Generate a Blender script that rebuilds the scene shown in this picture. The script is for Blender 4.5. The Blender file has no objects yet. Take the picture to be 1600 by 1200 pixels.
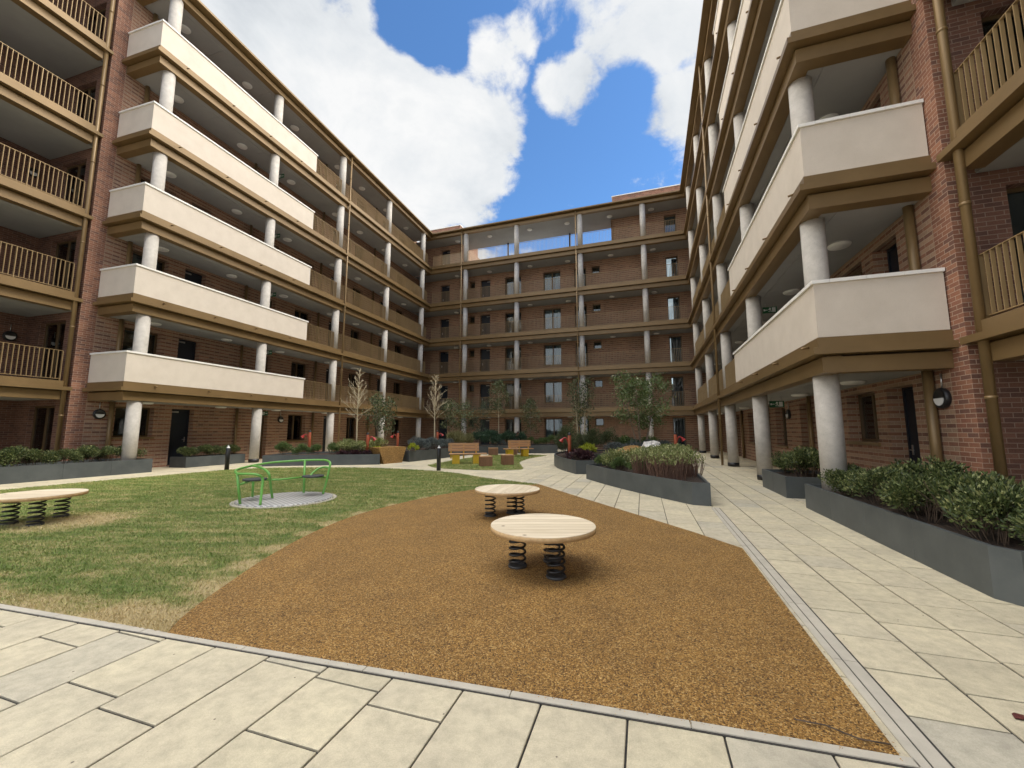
import bpy, math, random
import numpy as np
from mathutils import Vector
R = math.radians
random.seed(7)
rng = np.random.default_rng(11)
scene = bpy.context.scene
COL = scene.collection

# ------------------------------------------------------------------ materials
def new_mat(name):
    m = bpy.data.materials.new(name); m.use_nodes = True
    nt = m.node_tree; nt.nodes.clear()
    out = nt.nodes.new('ShaderNodeOutputMaterial')
    b = nt.nodes.new('ShaderNodeBsdfPrincipled')
    nt.links.new(b.outputs[0], out.inputs[0])
    return m, nt, b, out
def N(nt, t, **kw):
    n = nt.nodes.new(t)
    for k, v in kw.items():
        if k.startswith('i_'):
            n.inputs[k[2:].replace('_', ' ')].default_value = v
        else: setattr(n, k, v)
    return n
def L(nt, a, b): nt.links.new(a, b)
def rgba(c): return (c[0], c[1], c[2], 1)
def ramp(nt, fac, stops, interp='LINEAR'):
    r = N(nt, 'ShaderNodeValToRGB'); cr = r.color_ramp; cr.interpolation = interp
    while len(cr.elements) > 1: cr.elements.remove(cr.elements[-1])
    cr.elements[0].position = stops[0][0]; cr.elements[0].color = rgba(stops[0][1])
    for p, c in stops[1:]:
        e = cr.elements.new(p); e.color = rgba(c)
    L(nt, fac, r.inputs[0]); return r.outputs[0]
def mixc(nt, fac, a, b, mode='MIX'):
    m = N(nt, 'ShaderNodeMix', data_type='RGBA', blend_type=mode)
    if isinstance(fac, (int, float)): m.inputs[0].default_value = fac
    else: L(nt, fac, m.inputs[0])
    for i, x in ((6, a), (7, b)):
        if isinstance(x, tuple): m.inputs[i].default_value = rgba(x)
        else: L(nt, x, m.inputs[i])
    return m.outputs[2]
def math_(nt, op, a, b=None, c=None):
    m = N(nt, 'ShaderNodeMath', operation=op)
    for i, x in enumerate((a, b, c)):
        if x is None: continue
        if isinstance(x, (int, float)): m.inputs[i].default_value = x
        else: L(nt, x, m.inputs[i])
    return m.outputs[0]
def noise(nt, vec, scale, detail=4, rough=.55):
    n = N(nt, 'ShaderNodeTexNoise'); n.inputs['Scale'].default_value = scale
    n.inputs['Detail'].default_value = detail; n.inputs['Roughness'].default_value = rough
    L(nt, vec, n.inputs['Vector']); return n.outputs['Fac']
def bump(nt, b, h, strength, dist=.01):
    n = N(nt, 'ShaderNodeBump'); n.inputs['Strength'].default_value = strength
    n.inputs['Distance'].default_value = dist
    L(nt, h, n.inputs['Height']); L(nt, n.outputs[0], b.inputs['Normal'])
def pos(nt): return N(nt, 'ShaderNodeNewGeometry').outputs['Position']
def mottled(name, c1, c2, scale, rough=.7, metal=0., bs=.15, fine=None, spec=.5, bd=.004):
    m, nt, b, o = new_mat(name); p = pos(nt)
    f = noise(nt, p, scale, 5, .6)
    col = ramp(nt, f, [(.3, c1), (.7, c2)])
    if fine:
        f2 = noise(nt, p, fine[0], 3, .6)
        col = mixc(nt, math_(nt, 'MULTIPLY', math_(nt, 'SUBTRACT', 1., ramp(nt, f2, [(fine[1], (0, 0, 0)), (fine[1] + .08, (1, 1, 1))])), fine[2]), col, fine[3])
        bump(nt, b, f2, bs, bd)
    elif bs: bump(nt, b, noise(nt, p, scale * 14, 3), bs, bd)
    L(nt, col, b.inputs['Base Color'])
    b.inputs['Roughness'].default_value = rough; b.inputs['Metallic'].default_value = metal
    b.inputs['Specular IOR Level'].default_value = spec
    return m
def brick(name, cols, mortar, alt=0., altcol=(.3, .24, .17)):
    m, nt, b, o = new_mat(name)
    uv = N(nt, 'ShaderNodeUVMap').outputs[0]
    br = N(nt, 'ShaderNodeTexBrick'); br.offset = .5; br.squash = 1
    br.inputs['Scale'].default_value = 1; br.inputs['Brick Width'].default_value = .225
    br.inputs['Row Height'].default_value = .075; br.inputs['Mortar Size'].default_value = .0055
    br.inputs['Mortar Smooth'].default_value = .15
    L(nt, uv, br.inputs['Vector'])
    s = N(nt, 'ShaderNodeSeparateXYZ'); L(nt, uv, s.inputs[0])
    row = math_(nt, 'FLOOR', math_(nt, 'DIVIDE', s.outputs[1], .075))
    par = math_(nt, 'FLOORED_MODULO', row, 2.)
    cx = math_(nt, 'FLOOR', math_(nt, 'DIVIDE', math_(nt, 'ADD', s.outputs[0], math_(nt, 'MULTIPLY', math_(nt, 'SUBTRACT', 1., par), .1125)), .225))
    cb = N(nt, 'ShaderNodeCombineXYZ'); L(nt, cx, cb.inputs[0]); L(nt, row, cb.inputs[1])
    wn = N(nt, 'ShaderNodeTexWhiteNoise', noise_dimensions='2D'); L(nt, cb.outputs[0], wn.inputs[0])
    k = len(cols)
    col = ramp(nt, wn.outputs[0], [(i / k, c) for i, c in enumerate(cols)], 'CONSTANT')
    if alt:
        col = mixc(nt, math_(nt, 'MULTIPLY', par, alt), col, altcol)
    p = pos(nt)
    big = noise(nt, p, .8, 4)
    col = mixc(nt, 1., col, ramp(nt, big, [(.3, (.8, .8, .8)), (.7, (1.1, 1.1, 1.1))]), 'MULTIPLY')
    fine = noise(nt, p, 60, 3)
    col = mixc(nt, 1., col, ramp(nt, fine, [(.3, (.82, .82, .82)), (.7, (1.12, 1.12, 1.12))]), 'MULTIPLY')
    col = mixc(nt, br.outputs['Fac'], col, mortar)
    L(nt, col, b.inputs['Base Color']); b.inputs['Roughness'].default_value = .88
    h = math_(nt, 'ADD', math_(nt, 'MULTIPLY', br.outputs['Fac'], -1.), math_(nt, 'MULTIPLY', fine, .4))
    bump(nt, b, h, .55, .006)
    return m
def leafmat(name, stops, rough=.5, trans=.18):
    m, nt, b, o = new_mat(name)
    g = N(nt, 'ShaderNodeNewGeometry')
    col = ramp(nt, g.outputs['Random Per Island'], stops)
    L(nt, col, b.inputs['Base Color']); b.inputs['Roughness'].default_value = rough
    b.inputs['Specular IOR Level'].default_value = .4
    t = N(nt, 'ShaderNodeBsdfTranslucent'); L(nt, col, t.inputs[0])
    mx = N(nt, 'ShaderNodeMixShader'); mx.inputs[0].default_value = trans
    L(nt, b.outputs[0], mx.inputs[1]); L(nt, t.outputs[0], mx.inputs[2]); L(nt, mx.outputs[0], o.inputs[0])
    return m
M = {}
M['brick_red'] = brick('red_brick', [(.275, .118, .070), (.24, .103, .062), (.32, .148, .09), (.21, .094, .06), (.295, .130, .076), (.175, .084, .06), (.26, .112, .07)], (.40, .295, .22))
M['brick_red_shade'] = brick('red_brick_shade', [(.165, .078, .054), (.142, .068, .048), (.19, .094, .064), (.12, .06, .046), (.175, .084, .057)], (.25, .18, .14))  # red brick with the shade of the recess put into its colour
M['brick_brown'] = brick('brown_brick', [(.27, .125, .075), (.22, .10, .062), (.33, .165, .10), (.175, .085, .058), (.29, .14, .085), (.24, .11, .068)], (.40, .30, .215), .62, (.40, .285, .19))
M['concrete'] = mottled('column_concrete', (.44, .41, .365), (.56, .525, .475), 6, .8, fine=(55, .33, .55, (.32, .31, .30)), bs=.25)
M['stucco'] = mottled('cream_stucco', (.60, .53, .447), (.665, .592, .505), 2.2, .9, fine=(90, .34, .25, (.42, .37, .29)), bs=.3)
M['coping'] = mottled('pale_stone', (.74, .72, .68), (.84, .82, .78), 3, .75, bs=.1)
M['gold'] = mottled('bronze_gold_metal', (.185, .120, .052), (.232, .152, .068), 1.1, .42, .25, bs=.03)
M['gold_rail'] = mottled('bronze_rail_metal', (.31, .215, .105), (.37, .26, .13), 2, .42, .25, bs=0)
M['soffit'] = mottled('grey_soffit_board', (.31, .31, .305), (.36, .36, .355), .9, .8, bs=.05)
M['slab'] = mottled('deck_concrete', (.24, .24, .23), (.32, .31, .30), 2, .9)
M['dark'] = mottled('dark_interior', (.030, .030, .034), (.05, .05, .052), 2, .9, bs=0)
M['inside'] = mottled('inner_partition', (.14, .13, .12), (.18, .17, .16), 1, .9, bs=0)
M['door'] = mottled('navy_door_paint', (.011, .016, .025), (.016, .022, .034), 2, .42, bs=.02)
M['frame'] = mottled('bronze_window_frame', (.105, .068, .032), (.14, .09, .044), 2, .45, .2, bs=0)
M['steel'] = mottled('brushed_steel', (.5, .5, .5), (.62, .62, .62), 5, .3, .9, bs=0)
M['black'] = mottled('black_paint', (.010, .010, .011), (.018, .018, .019), 6, .38, bs=.03)
M['opal'] = mottled('opal_lamp_cover', (.72, .72, .70), (.78, .78, .76), 3, .4, bs=0)
M['planter'] = mottled('dark_grey_steel_planter', (.060, .069, .070), (.092, .102, .102), 2.1, .5, .1, bs=.04, fine=(26, .30, .35, (.11, .115, .11)))
M['soil'] = mottled('bark_soil', (.020, .013, .009), (.075, .045, .028), 30, .95, bs=.9, bd=.02)
M['bark'] = mottled('tree_bark', (.17, .13, .09), (.26, .21, .15), 18, .85)
M['bark_pale'] = mottled('pale_twig_bark', (.42, .35, .23), (.56, .48, .33), 18, .8)
M['bark_dark'] = mottled('dark_stem_bark', (.055, .038, .026), (.11, .075, .05), 18, .85)
M['bark_red'] = mottled('red_brown_stem_bark', (.10, .052, .036), (.19, .11, .075), 18, .85)
M['kerb'] = mottled('kerb_concrete', (.40, .365, .30), (.50, .455, .37), 5, .88, fine=(120, .36, .3, (.34, .31, .27)))
M['curtain'] = mottled('pale_curtain', (.55, .54, .52), (.66, .65, .62), 3, .9, bs=0)
M['curtain_grey'] = mottled('grey_curtain', (.13, .14, .16), (.20, .21, .24), 3, .9, bs=0)
M['green_paint'] = mottled('bright_green_paint', (.13, .36, .065), (.16, .40, .08), 4, .32, bs=.02)
M['yellow_paint'] = mottled('yellow_paint', (.60, .37, .015), (.70, .44, .025), 6, .5, bs=.05)
M['terracotta'] = mottled('orange_red_post', (.33, .075, .032), (.42, .10, .045), 6, .55)
M['red_plastic'] = mottled('red_tube', (.30, .022, .018), (.38, .035, .028), 6, .35, bs=0)
M['rock'] = mottled('pale_rock', (.48, .46, .43), (.70, .68, .64), 7, .9, bs=.5, bd=.02)
M['seatblack'] = mottled('grey_rubber_seat', (.035, .037, .040), (.055, .057, .06), 9, .6)
M['sign_green'] = mottled('exit_sign_green', (.01, .10, .045), (.014, .13, .055), 3, .5, bs=0)
M['sign_white'] = mottled('exit_sign_white', (.75, .78, .75), (.8, .82, .8), 3, .5, bs=0)
M['deadleaf'] = mottled('dark_red_leaf', (.07, .012, .012), (.13, .03, .02), 40, .7)

def glass():
    m, nt, b, o = new_mat('window_glass'); nt.nodes.remove(b)
    g = N(nt, 'ShaderNodeBsdfGlossy'); g.inputs['Roughness'].default_value = .015; g.inputs['Color'].default_value = (.9, .95, 1, 1)
    t = N(nt, 'ShaderNodeBsdfTransparent'); t.inputs[0].default_value = (.62, .68, .70, 1)
    f = N(nt, 'ShaderNodeFresnel'); f.inputs[0].default_value = 1.55
    fa = math_(nt, 'MULTIPLY', f.outputs[0], 1.5)
    mx = N(nt, 'ShaderNodeMixShader'); L(nt, fa, mx.inputs[0]); L(nt, t.outputs[0], mx.inputs[1]); L(nt, g.outputs[0], mx.inputs[2])
    L(nt, mx.outputs[0], o.inputs[0]); return m
M['glass'] = glass()

def paving():
    m, nt, b, o = new_mat('cream_paving_slab'); p = pos(nt)
    g = N(nt, 'ShaderNodeNewGeometry')
    col = ramp(nt, g.outputs['Random Per Island'], [(0, (.525, .462, .325)), (.3, (.565, .498, .35)), (.6, (.59, .518, .365)), (.8, (.555, .488, .348)), (.93, (.515, .458, .338)), (.98, (.48, .435, .335)), (1, (.455, .418, .33))])
    big = noise(nt, p, 1.7, 5)
    col = mixc(nt, 1., col, ramp(nt, big, [(.3, (.86, .86, .87)), (.7, (1.08, 1.08, 1.06))]), 'MULTIPLY')
    mid = noise(nt, p, 11, 6, .7)
    col = mixc(nt, 1., col, ramp(nt, mid, [(.33, (.80, .80, .80)), (.6, (1.06, 1.06, 1.06))]), 'MULTIPLY')
    fine = noise(nt, p, 160, 3, .6)
    col = mixc(nt, 1., col, ramp(nt, fine, [(.3, (.86, .86, .86)), (.7, (1.08, 1.08, 1.08))]), 'MULTIPLY')
    sp = N(nt, 'ShaderNodeTexVoronoi'); sp.inputs['Scale'].default_value = 5.5; L(nt, p, sp.inputs['Vector'])
    col = mixc(nt, ramp(nt, sp.outputs['Distance'], [(.028, (1, 1, 1)), (.04, (0, 0, 0))]), col, (.16, .13, .10))
    L(nt, col, b.inputs['Base Color']); b.inputs['Roughness'].default_value = .82
    bump(nt, b, math_(nt, 'ADD', mid, fine), .28, .004); return m
M['paving'] = paving()
M['joint'] = mottled('dark_joint_sand', (.022, .020, .018), (.06, .055, .047), 90, .95, bs=.4)
M['earth'] = mottled('plain_ground', (.16, .15, .13), (.22, .21, .18), .3, .95)
def rubber():
    m, nt, b, o = new_mat('tan_rubber_crumb'); p = pos(nt)
    v = N(nt, 'ShaderNodeTexVoronoi'); v.inputs['Scale'].default_value = 130; L(nt, p, v.inputs['Vector'])
    s = N(nt, 'ShaderNodeSeparateColor'); L(nt, v.outputs['Color'], s.inputs[0])
    col = ramp(nt, s.outputs[0], [(0, (.055, .024, .005)), (.16, (.15, .072, .014)), (.42, (.275, .138, .027)), (.66, (.355, .187, .042)), (.86, (.46, .27, .075)), (1, (.58, .39, .16))])
    big = noise(nt, p, 2.2, 5)
    col = mixc(nt, 1., col, ramp(nt, big, [(.3, (.84, .84, .84)), (.7, (1.1, 1.1, 1.08))]), 'MULTIPLY')
    n2 = noise(nt, p, 55, 4, .7)
    col = mixc(nt, 1., col, ramp(nt, n2, [(.32, (.68, .66, .64)), (.56, (1.06, 1.06, 1.06))]), 'MULTIPLY')
    L(nt, col, b.inputs['Base Color']); b.inputs['Roughness'].default_value = .8
    bump(nt, b, math_(nt, 'MULTIPLY', v.outputs['Distance'], -1.), .9, .012); return m
M['rubber'] = rubber()
LAWNP = [(-2.49, 3.13), (-4.34, 3.61), (-8, 4.58), (-12, 5.65), (-15.4, 6.55)]
def grassmat(name, blade):
    m, nt, b, o = new_mat(name); p = pos(nt)
    mp = N(nt, 'ShaderNodeMapping'); mp.inputs['Rotation'].default_value = (0, 0, R(17)); mp.inputs['Scale'].default_value = (.7, 1.8, 1)
    L(nt, p, mp.inputs[0]); pv = mp.outputs[0]
    n1 = noise(nt, pv, 1.7, 7, .72); n2 = noise(nt, p, 9, 4, .65)
    f = math_(nt, 'ADD', math_(nt, 'MULTIPLY', n1, .72), math_(nt, 'MULTIPLY', n2, .28))
    # straw-coloured worn band along the mown edges (kerb line and rubber edge)
    s = N(nt, 'ShaderNodeSeparateXYZ'); L(nt, p, s.inputs[0])
    dk = math_(nt, 'ADD', math_(nt, 'MULTIPLY', s.outputs[0], .258), math_(nt, 'MULTIPLY', s.outputs[1], .966))
    dk = math_(nt, 'SUBTRACT', dk, 2.38)          # metres from the kerb line
    edge = N(nt, 'ShaderNodeMapRange'); L(nt, dk, edge.inputs[0]); edge.inputs[1].default_value = .05; edge.inputs[2].default_value = .34
    edge.inputs[3].default_value = .15; edge.inputs[4].default_value = 0
    f = math_(nt, 'SUBTRACT', f, edge.outputs[0])
    # bare patch by the sprung table and beside the rubber
    def patch(f, c, r0, amt):
        d = N(nt, 'ShaderNodeVectorMath', operation='DISTANCE'); L(nt, p, d.inputs[0]); d.inputs[1].default_value = (c[0], c[1], .02)
        e = N(nt, 'ShaderNodeMapRange'); L(nt, d.outputs['Value'], e.inputs[0]); e.inputs[1].default_value = r0 * .35; e.inputs[2].default_value = r0
        e.inputs[3].default_value = amt; e.inputs[4].default_value = 0
        return math_(nt, 'SUBTRACT', f, e.outputs[0])
    for c, r0, a in (((-7.05, 6.75), .95, .22), ((-2.80, 4.0), .32, .2), ((-2.90, 4.6), .26, .2), ((-2.92, 5.2), .25, .2), ((-2.92, 5.9), .22, .2), ((-2.85, 6.5), .22, .18), ((-2.66, 7.3), .22, .2), ((-2.35, 8.1), .2, .2), ((-1.9, 8.95), .2, .18), ((-2.6, 3.35), .45, .25), ((-3.1, 3.4), .35, .16)):
        f = patch(f, c, r0, a)
    if blade:
        g = N(nt, 'ShaderNodeNewGeometry')
        f = math_(nt, 'ADD', f, math_(nt, 'MULTIPLY', math_(nt, 'SUBTRACT', g.outputs['Random Per Island'], .5), .16))
        col = ramp(nt, f, [(.28, (.58, .47, .25)), (.37, (.47, .415, .18)), (.45, (.34, .345, .12)), (.53, (.21, .285, .07)), (.68, (.14, .225, .05))])
    else:
        col = ramp(nt, f, [(.31, (.46, .36, .19)), (.41, (.34, .29, .13)), (.50, (.18, .19, .06)), (.62, (.08, .125, .03))])
    L(nt, col, b.inputs['Base Color']); b.inputs['Roughness'].default_value = .7; b.inputs['Specular IOR Level'].default_value = .25
    if not blade: bump(nt, b, noise(nt, p, 120, 4), .8, .02)
    return m
M['lawn'] = grassmat('lawn_soil', False); M['blade'] = grassmat('grass_blades', True)
def planks(name, width, c1, c2, gap, ang=0., knots=True):
    m, nt, b, o = new_mat(name)
    tc = N(nt, 'ShaderNodeTexCoord').outputs['Object']
    mp = N(nt, 'ShaderNodeMapping'); mp.inputs['Rotation'].default_value = (0, 0, ang); L(nt, tc, mp.inputs[0])
    s = N(nt, 'ShaderNodeSeparateXYZ'); L(nt, mp.outputs[0], s.inputs[0])
    row = math_(nt, 'FLOOR', math_(nt, 'DIVIDE', s.outputs[1], width))
    fr = math_(nt, 'FRACT', math_(nt, 'DIVIDE', s.outputs[1], width))
    wn = N(nt, 'ShaderNodeTexWhiteNoise', noise_dimensions='1D'); L(nt, row, wn.inputs['W'])
    mp2 = N(nt, 'ShaderNodeMapping'); mp2.inputs['Scale'].default_value = (2.5, 34, 34); L(nt, mp.outputs[0], mp2.inputs[0])
    ofs = N(nt, 'ShaderNodeVectorMath', operation='ADD'); L(nt, mp2.outputs[0], ofs.inputs[0])
    cb = N(nt, 'ShaderNodeCombineXYZ'); L(nt, math_(nt, 'MULTIPLY', wn.outputs[0], 40.), cb.inputs[0]); L(nt, cb.outputs[0], ofs.inputs[1])
    g = noise(nt, ofs.outputs[0], 1.0, 6, .6)
    col = ramp(nt, g, [(.3, c1), (.7, c2)])
    col = mixc(nt, 1., col, ramp(nt, wn.outputs[0], [(0, (.86, .84, .80)), (1, (1.06, 1.06, 1.06))]), 'MULTIPLY')
    if knots:
        v = N(nt, 'ShaderNodeTexVoronoi'); v.inputs['Scale'].default_value = 4.2; v.inputs['Randomness'].default_value = 1; L(nt, mp.outputs[0], v.inputs['Vector'])
        col = mixc(nt, ramp(nt, v.outputs['Distance'], [(.045, (1, 1, 1)), (.11, (0, 0, 0))]), col, (.20, .12, .06))
    L(nt, col, b.inputs['Base Color']); b.inputs['Roughness'].default_value = .62
    bump(nt, b, g, .15, .003); return m
M['pine'] = planks('pale_pine_boards', .122, (.68, .56, .39), (.82, .72, .55), 0)
M['pine_edge'] = mottled('pine_edge_grain', (.40, .25, .11), (.56, .38, .19), 22, .7)
M['timber'] = planks('warm_timber', .11, (.36, .19, .085), (.50, .30, .15), 0, knots=False)
M['timber_dark'] = planks('brown_timber_block', .10, (.20, .095, .045), (.30, .155, .08), 0, R(90), False)
def tread():
    m, nt, b, o = new_mat('chequer_plate'); p = N(nt, 'ShaderNodeTexCoord').outputs['Object']
    v = N(nt, 'ShaderNodeTexChecker'); v.inputs['Scale'].default_value = 17; L(nt, p, v.inputs['Vector'])
    v.inputs['Color1'].default_value = (.56, .545, .52, 1); v.inputs['Color2'].default_value = (.31, .30, .29, 1)
    L(nt, v.outputs[0], b.inputs['Base Color']); b.inputs['Metallic'].default_value = .35; b.inputs['Roughness'].default_value = .45
    bump(nt, b, v.outputs['Fac'], .3, .004); return m
M['tread'] = tread()
LM = {
 'hedge': leafmat('hedge_leaf', [(0, (.028, .042, .016)), (.4, (.066, .094, .029)), (.75, (.125, .158, .05)), (1, (.28, .29, .12))], .45),
 'dark': leafmat('dark_green_leaf', [(0, (.020, .044, .026)), (.6, (.04, .082, .045)), (1, (.075, .13, .065))], .42),
 'mid': leafmat('mid_green_leaf', [(0, (.045, .075, .022)), (.5, (.085, .135, .038)), (1, (.16, .21, .065))], .5),
 'olive': leafmat('olive_leaf', [(0, (.045, .058, .024)), (.6, (.08, .105, .042)), (1, (.15, .17, .07))], .5),
 'grey': leafmat('grey_green_leaf', [(0, (.06, .075, .07)), (.5, (.10, .12, .115)), (1, (.17, .19, .18))], .6),
 'cream': leafmat('cream_green_leaf', [(0, (.10, .135, .035)), (.4, (.20, .235, .075)), (.8, (.33, .345, .14)), (1, (.46, .45, .24))], .55),
 'lime': leafmat('lime_leaf', [(0, (.22, .27, .02)), (1, (.46, .48, .05))], .5),
 'purple': leafmat('purple_leaf', [(0, (.028, .012, .016)), (.6, (.055, .022, .028)), (1, (.10, .045, .045))], .5),
 'fresh': leafmat('fresh_green_leaf', [(0, (.06, .095, .028)), (.5, (.11, .16, .05)), (.85, (.18, .23, .085)), (1, (.36, .38, .24))], .45),
 'straw': leafmat('straw_grass_leaf', [(0, (.12, .12, .045)), (.6, (.20, .19, .08)), (1, (.30, .27, .13))], .6),
}

# ------------------------------------------------------------------ mesh helpers
class Frame:
    def __init__(s, o, u, n):
        s.o = Vector((o[0], o[1], 0)); s.u = Vector((u[0], u[1], 0)); s.n = Vector((n[0], n[1], 0))
        s.det = u[0] * n[1] - u[1] * n[0]
    def rel(s, u, n, z): return s.u * u + s.n * n + Vector((0, 0, z))
    def w(s, u, n, z): return s.o + s.rel(u, n, z)
W = Frame((0, 0), (1, 0), (0, 1))
def yawf(deg): return Frame((0, 0), (math.cos(R(deg)), math.sin(R(deg))), (-math.sin(R(deg)), math.cos(R(deg))))
class MB:
    def __init__(s): s.v = []; s.f = []; s.smooth = []
    def quad(s, *p, sm=False):
        i = len(s.v); s.v += [tuple(x) for x in p]; s.f.append(tuple(range(i, i + len(p)))); s.smooth.append(sm); return s
    def box(s, a0, a1, b0, b1, c0, c1):
        if a1 < a0: a0, a1 = a1, a0
        if b1 < b0: b0, b1 = b1, b0
        if c1 < c0: c0, c1 = c1, c0
        i = len(s.v)
        s.v += [(a0, b0, c0), (a1, b0, c0), (a1, b1, c0), (a0, b1, c0), (a0, b0, c1), (a1, b0, c1), (a1, b1, c1), (a0, b1, c1)]
        for q in ((3, 2, 1, 0), (4, 5, 6, 7), (0, 1, 5, 4), (1, 2, 6, 5), (2, 3, 7, 6), (3, 0, 4, 7)):
            s.f.append(tuple(i + k for k in q)); s.smooth.append(False)
        return s
    def tube(s, pts, rad, seg=10, caps=True):
        pts = [Vector(p) for p in pts]; n = len(pts)
        if not isinstance(rad, (list, tuple)): rad = [rad] * n
        i0 = len(s.v); prev = None
        for k in range(n):
            t = (pts[min(k + 1, n - 1)] - pts[max(k - 1, 0)]).normalized()
            if prev is None:
                a = Vector((0, 0, 1)) if abs(t.z) < .9 else Vector((1, 0, 0))
                x = t.cross(a).normalized()
            else:
                x = (prev - t * prev.dot(t)).normalized()
            y = t.cross(x); prev = x
            for j in range(seg):
                an = 2 * math.pi * j / seg
                s.v.append(tuple(pts[k] + (x * math.cos(an) + y * math.sin(an)) * rad[k]))
        for k in range(n - 1):
            for j in range(seg):
                a = i0 + k * seg + j; b = i0 + k * seg + (j + 1) % seg
                s.f.append((a, b, b + seg, a + seg)); s.smooth.append(True)
        if caps:
            s.f.append(tuple(i0 + j for j in range(seg))[::-1]); s.smooth.append(False)
            s.f.append(tuple(i0 + (n - 1) * seg + j for j in range(seg))); s.smooth.append(False)
        return s
    def cyl(s, x, y, z0, z1, r, seg=24, r1=None):
        return s.tube([(x, y, z0), (x, y, z1)], [r, r if r1 is None else r1], seg)
    def lathe(s, prof, x=0, y=0, seg=24):
        i0 = len(s.v)
        for r, z in prof:
            for j in range(seg):
                a = 2 * math.pi * j / seg; s.v.append((x + r * math.cos(a), y + r * math.sin(a), z))
        for k in range(len(prof) - 1):
            for j in range(seg):
                a = i0 + k * seg + j; b = i0 + k * seg + (j + 1) % seg
                s.f.append((a, b, b + seg, a + seg)); s.smooth.append(True)
        return s
    def prism(s, poly, z0, z1, top=True, bottom=False):
        n = len(poly)
        ar = sum(poly[i][0] * poly[(i + 1) % n][1] - poly[(i + 1) % n][0] * poly[i][1] for i in range(n))
        if ar < 0: poly = poly[::-1]
        i = len(s.v); s.v += [(p[0], p[1], z0) for p in poly] + [(p[0], p[1], z1) for p in poly]
        for k in range(n):
            l = (k + 1) % n; s.f.append((i + k, i + l, i + n + l, i + n + k)); s.smooth.append(False)
        if top: s.f.append(tuple(i + n + k for k in range(n))); s.smooth.append(False)
        if bottom: s.f.append(tuple(i + k for k in range(n))[::-1]); s.smooth.append(False)
        return s
    def mesh(s, name, mat, F=W, uv=True):
        me = bpy.data.meshes.new(name)
        V = [F.rel(*p) for p in s.v]
        fs = s.f if F.det > 0 else [q[::-1] for q in s.f]
        me.from_pydata([tuple(p) for p in V], [], fs)
        me.polygons.foreach_set('use_smooth', s.smooth)
        if uv:
            l = me.uv_layers.new(name='UVMap'); dat = np.zeros((len(me.loops), 2), np.float32); k = 0
            for q in fs:
                a, b, c = (Vector(s.v[q[i]]) for i in (0, 1, 2))
                nn = (b - a).cross(c - a)
                ax = max(range(3), key=lambda i: abs(nn[i]))
                for vi in q:
                    p = s.v[vi]
                    dat[k] = (p[0], p[1]) if ax == 2 else ((p[0], p[2]) if ax == 1 else (p[1], p[2])); k += 1
            l.data.foreach_set('uv', dat.ravel())
        if mat: me.materials.append(mat)
        me.validate(); return me
    def build(s, name, mat, F=W, parent=None, at=(0, 0, 0)):
        o = bpy.data.objects.new(name, s.mesh(name, mat, F)); COL.objects.link(o)
        o.location = F.rel(*at)
        if parent: o.parent = parent
        return o
def fast(name, verts, faces, mat, smooth=False):
    verts = np.asarray(verts, np.float32); faces = np.asarray(faces, np.int32)
    me = bpy.data.meshes.new(name); k = faces.shape[1]
    me.vertices.add(len(verts)); me.vertices.foreach_set('co', verts.ravel())
    me.loops.add(faces.size); me.loops.foreach_set('vertex_index', faces.ravel())
    me.polygons.add(len(faces)); me.polygons.foreach_set('loop_start', np.arange(0, faces.size, k, dtype=np.int32))
    me.polygons.foreach_set('use_smooth', np.full(len(faces), smooth))
    me.update(calc_edges=True); me.materials.append(mat); return me
def link(name, me, parent=None, loc=(0, 0, 0), rz=0, sc=1):
    o = bpy.data.objects.new(name, me); COL.objects.link(o); o.location = loc; o.rotation_euler = (0, 0, rz)
    o.scale = (sc, sc, sc) if not isinstance(sc, tuple) else sc
    if parent: o.parent = parent
    return o
def tag(o, label=None, cat=None, group=None, kind=None):
    if label: o['label'] = label
    if cat: o['category'] = cat
    if group: o['group'] = group
    if kind: o['kind'] = kind
    return o
def thing(name, label, cat, loc=(0, 0, 0), rz=0, group=None):
    o = bpy.data.objects.new(name, None); COL.objects.link(o); o.empty_display_size = .2
    o.location = loc; o.rotation_euler = (0, 0, rz); return tag(o, label, cat, group)
def again(o, parent, loc):
    c = o.copy(); COL.objects.link(c); c.parent = parent; c.location = loc
    for k in list(o.children):
        d = k.copy(); COL.objects.link(d); d.parent = c
    return c
def dup(o, loc, rz=0, label=None, sc=None):
    c = o.copy(); COL.objects.link(c); c.location = loc; c.rotation_euler = (0, 0, rz)
    if sc: c.scale = (sc, sc, sc)
    if label: c['label'] = label
    for k in list(o.children):
        d = k.copy(); COL.objects.link(d); d.parent = c
        for g in list(k.children):
            e = g.copy(); COL.objects.link(e); e.parent = d
    return c
def bevel(o, w, seg=2):
    b = o.modifiers.new('edge', 'BEVEL'); b.width = w; b.segments = seg; b.limit_method = 'ANGLE'; b.angle_limit = R(40); return o

# ------------------------------------------------------------------ the apartment building
FL = Frame((-6.964, 33.596), (-.2793, -.9602), (.9602, -.2793))
FR = Frame((12.122, 27.13), (-.3212, -.9470), (-.9470, .3212))
FB = Frame((-6.964, 33.596), (.9471, -.3210), (-.3210, -.9471))
WB = 20.152
ZL = [2.779, 5.825, 8.823, 11.957, 15.275]
ROOF = 18.40                                   # bottom of the roof edge strip
FLOOR = [0] + [z + .20 for z in ZL]
SOFF = [z - .285 for z in ZL] + [ROOF - .20]
WALLN = -1.95
REC = -4.8                                     # back wall of the near recessed balconies

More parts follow.
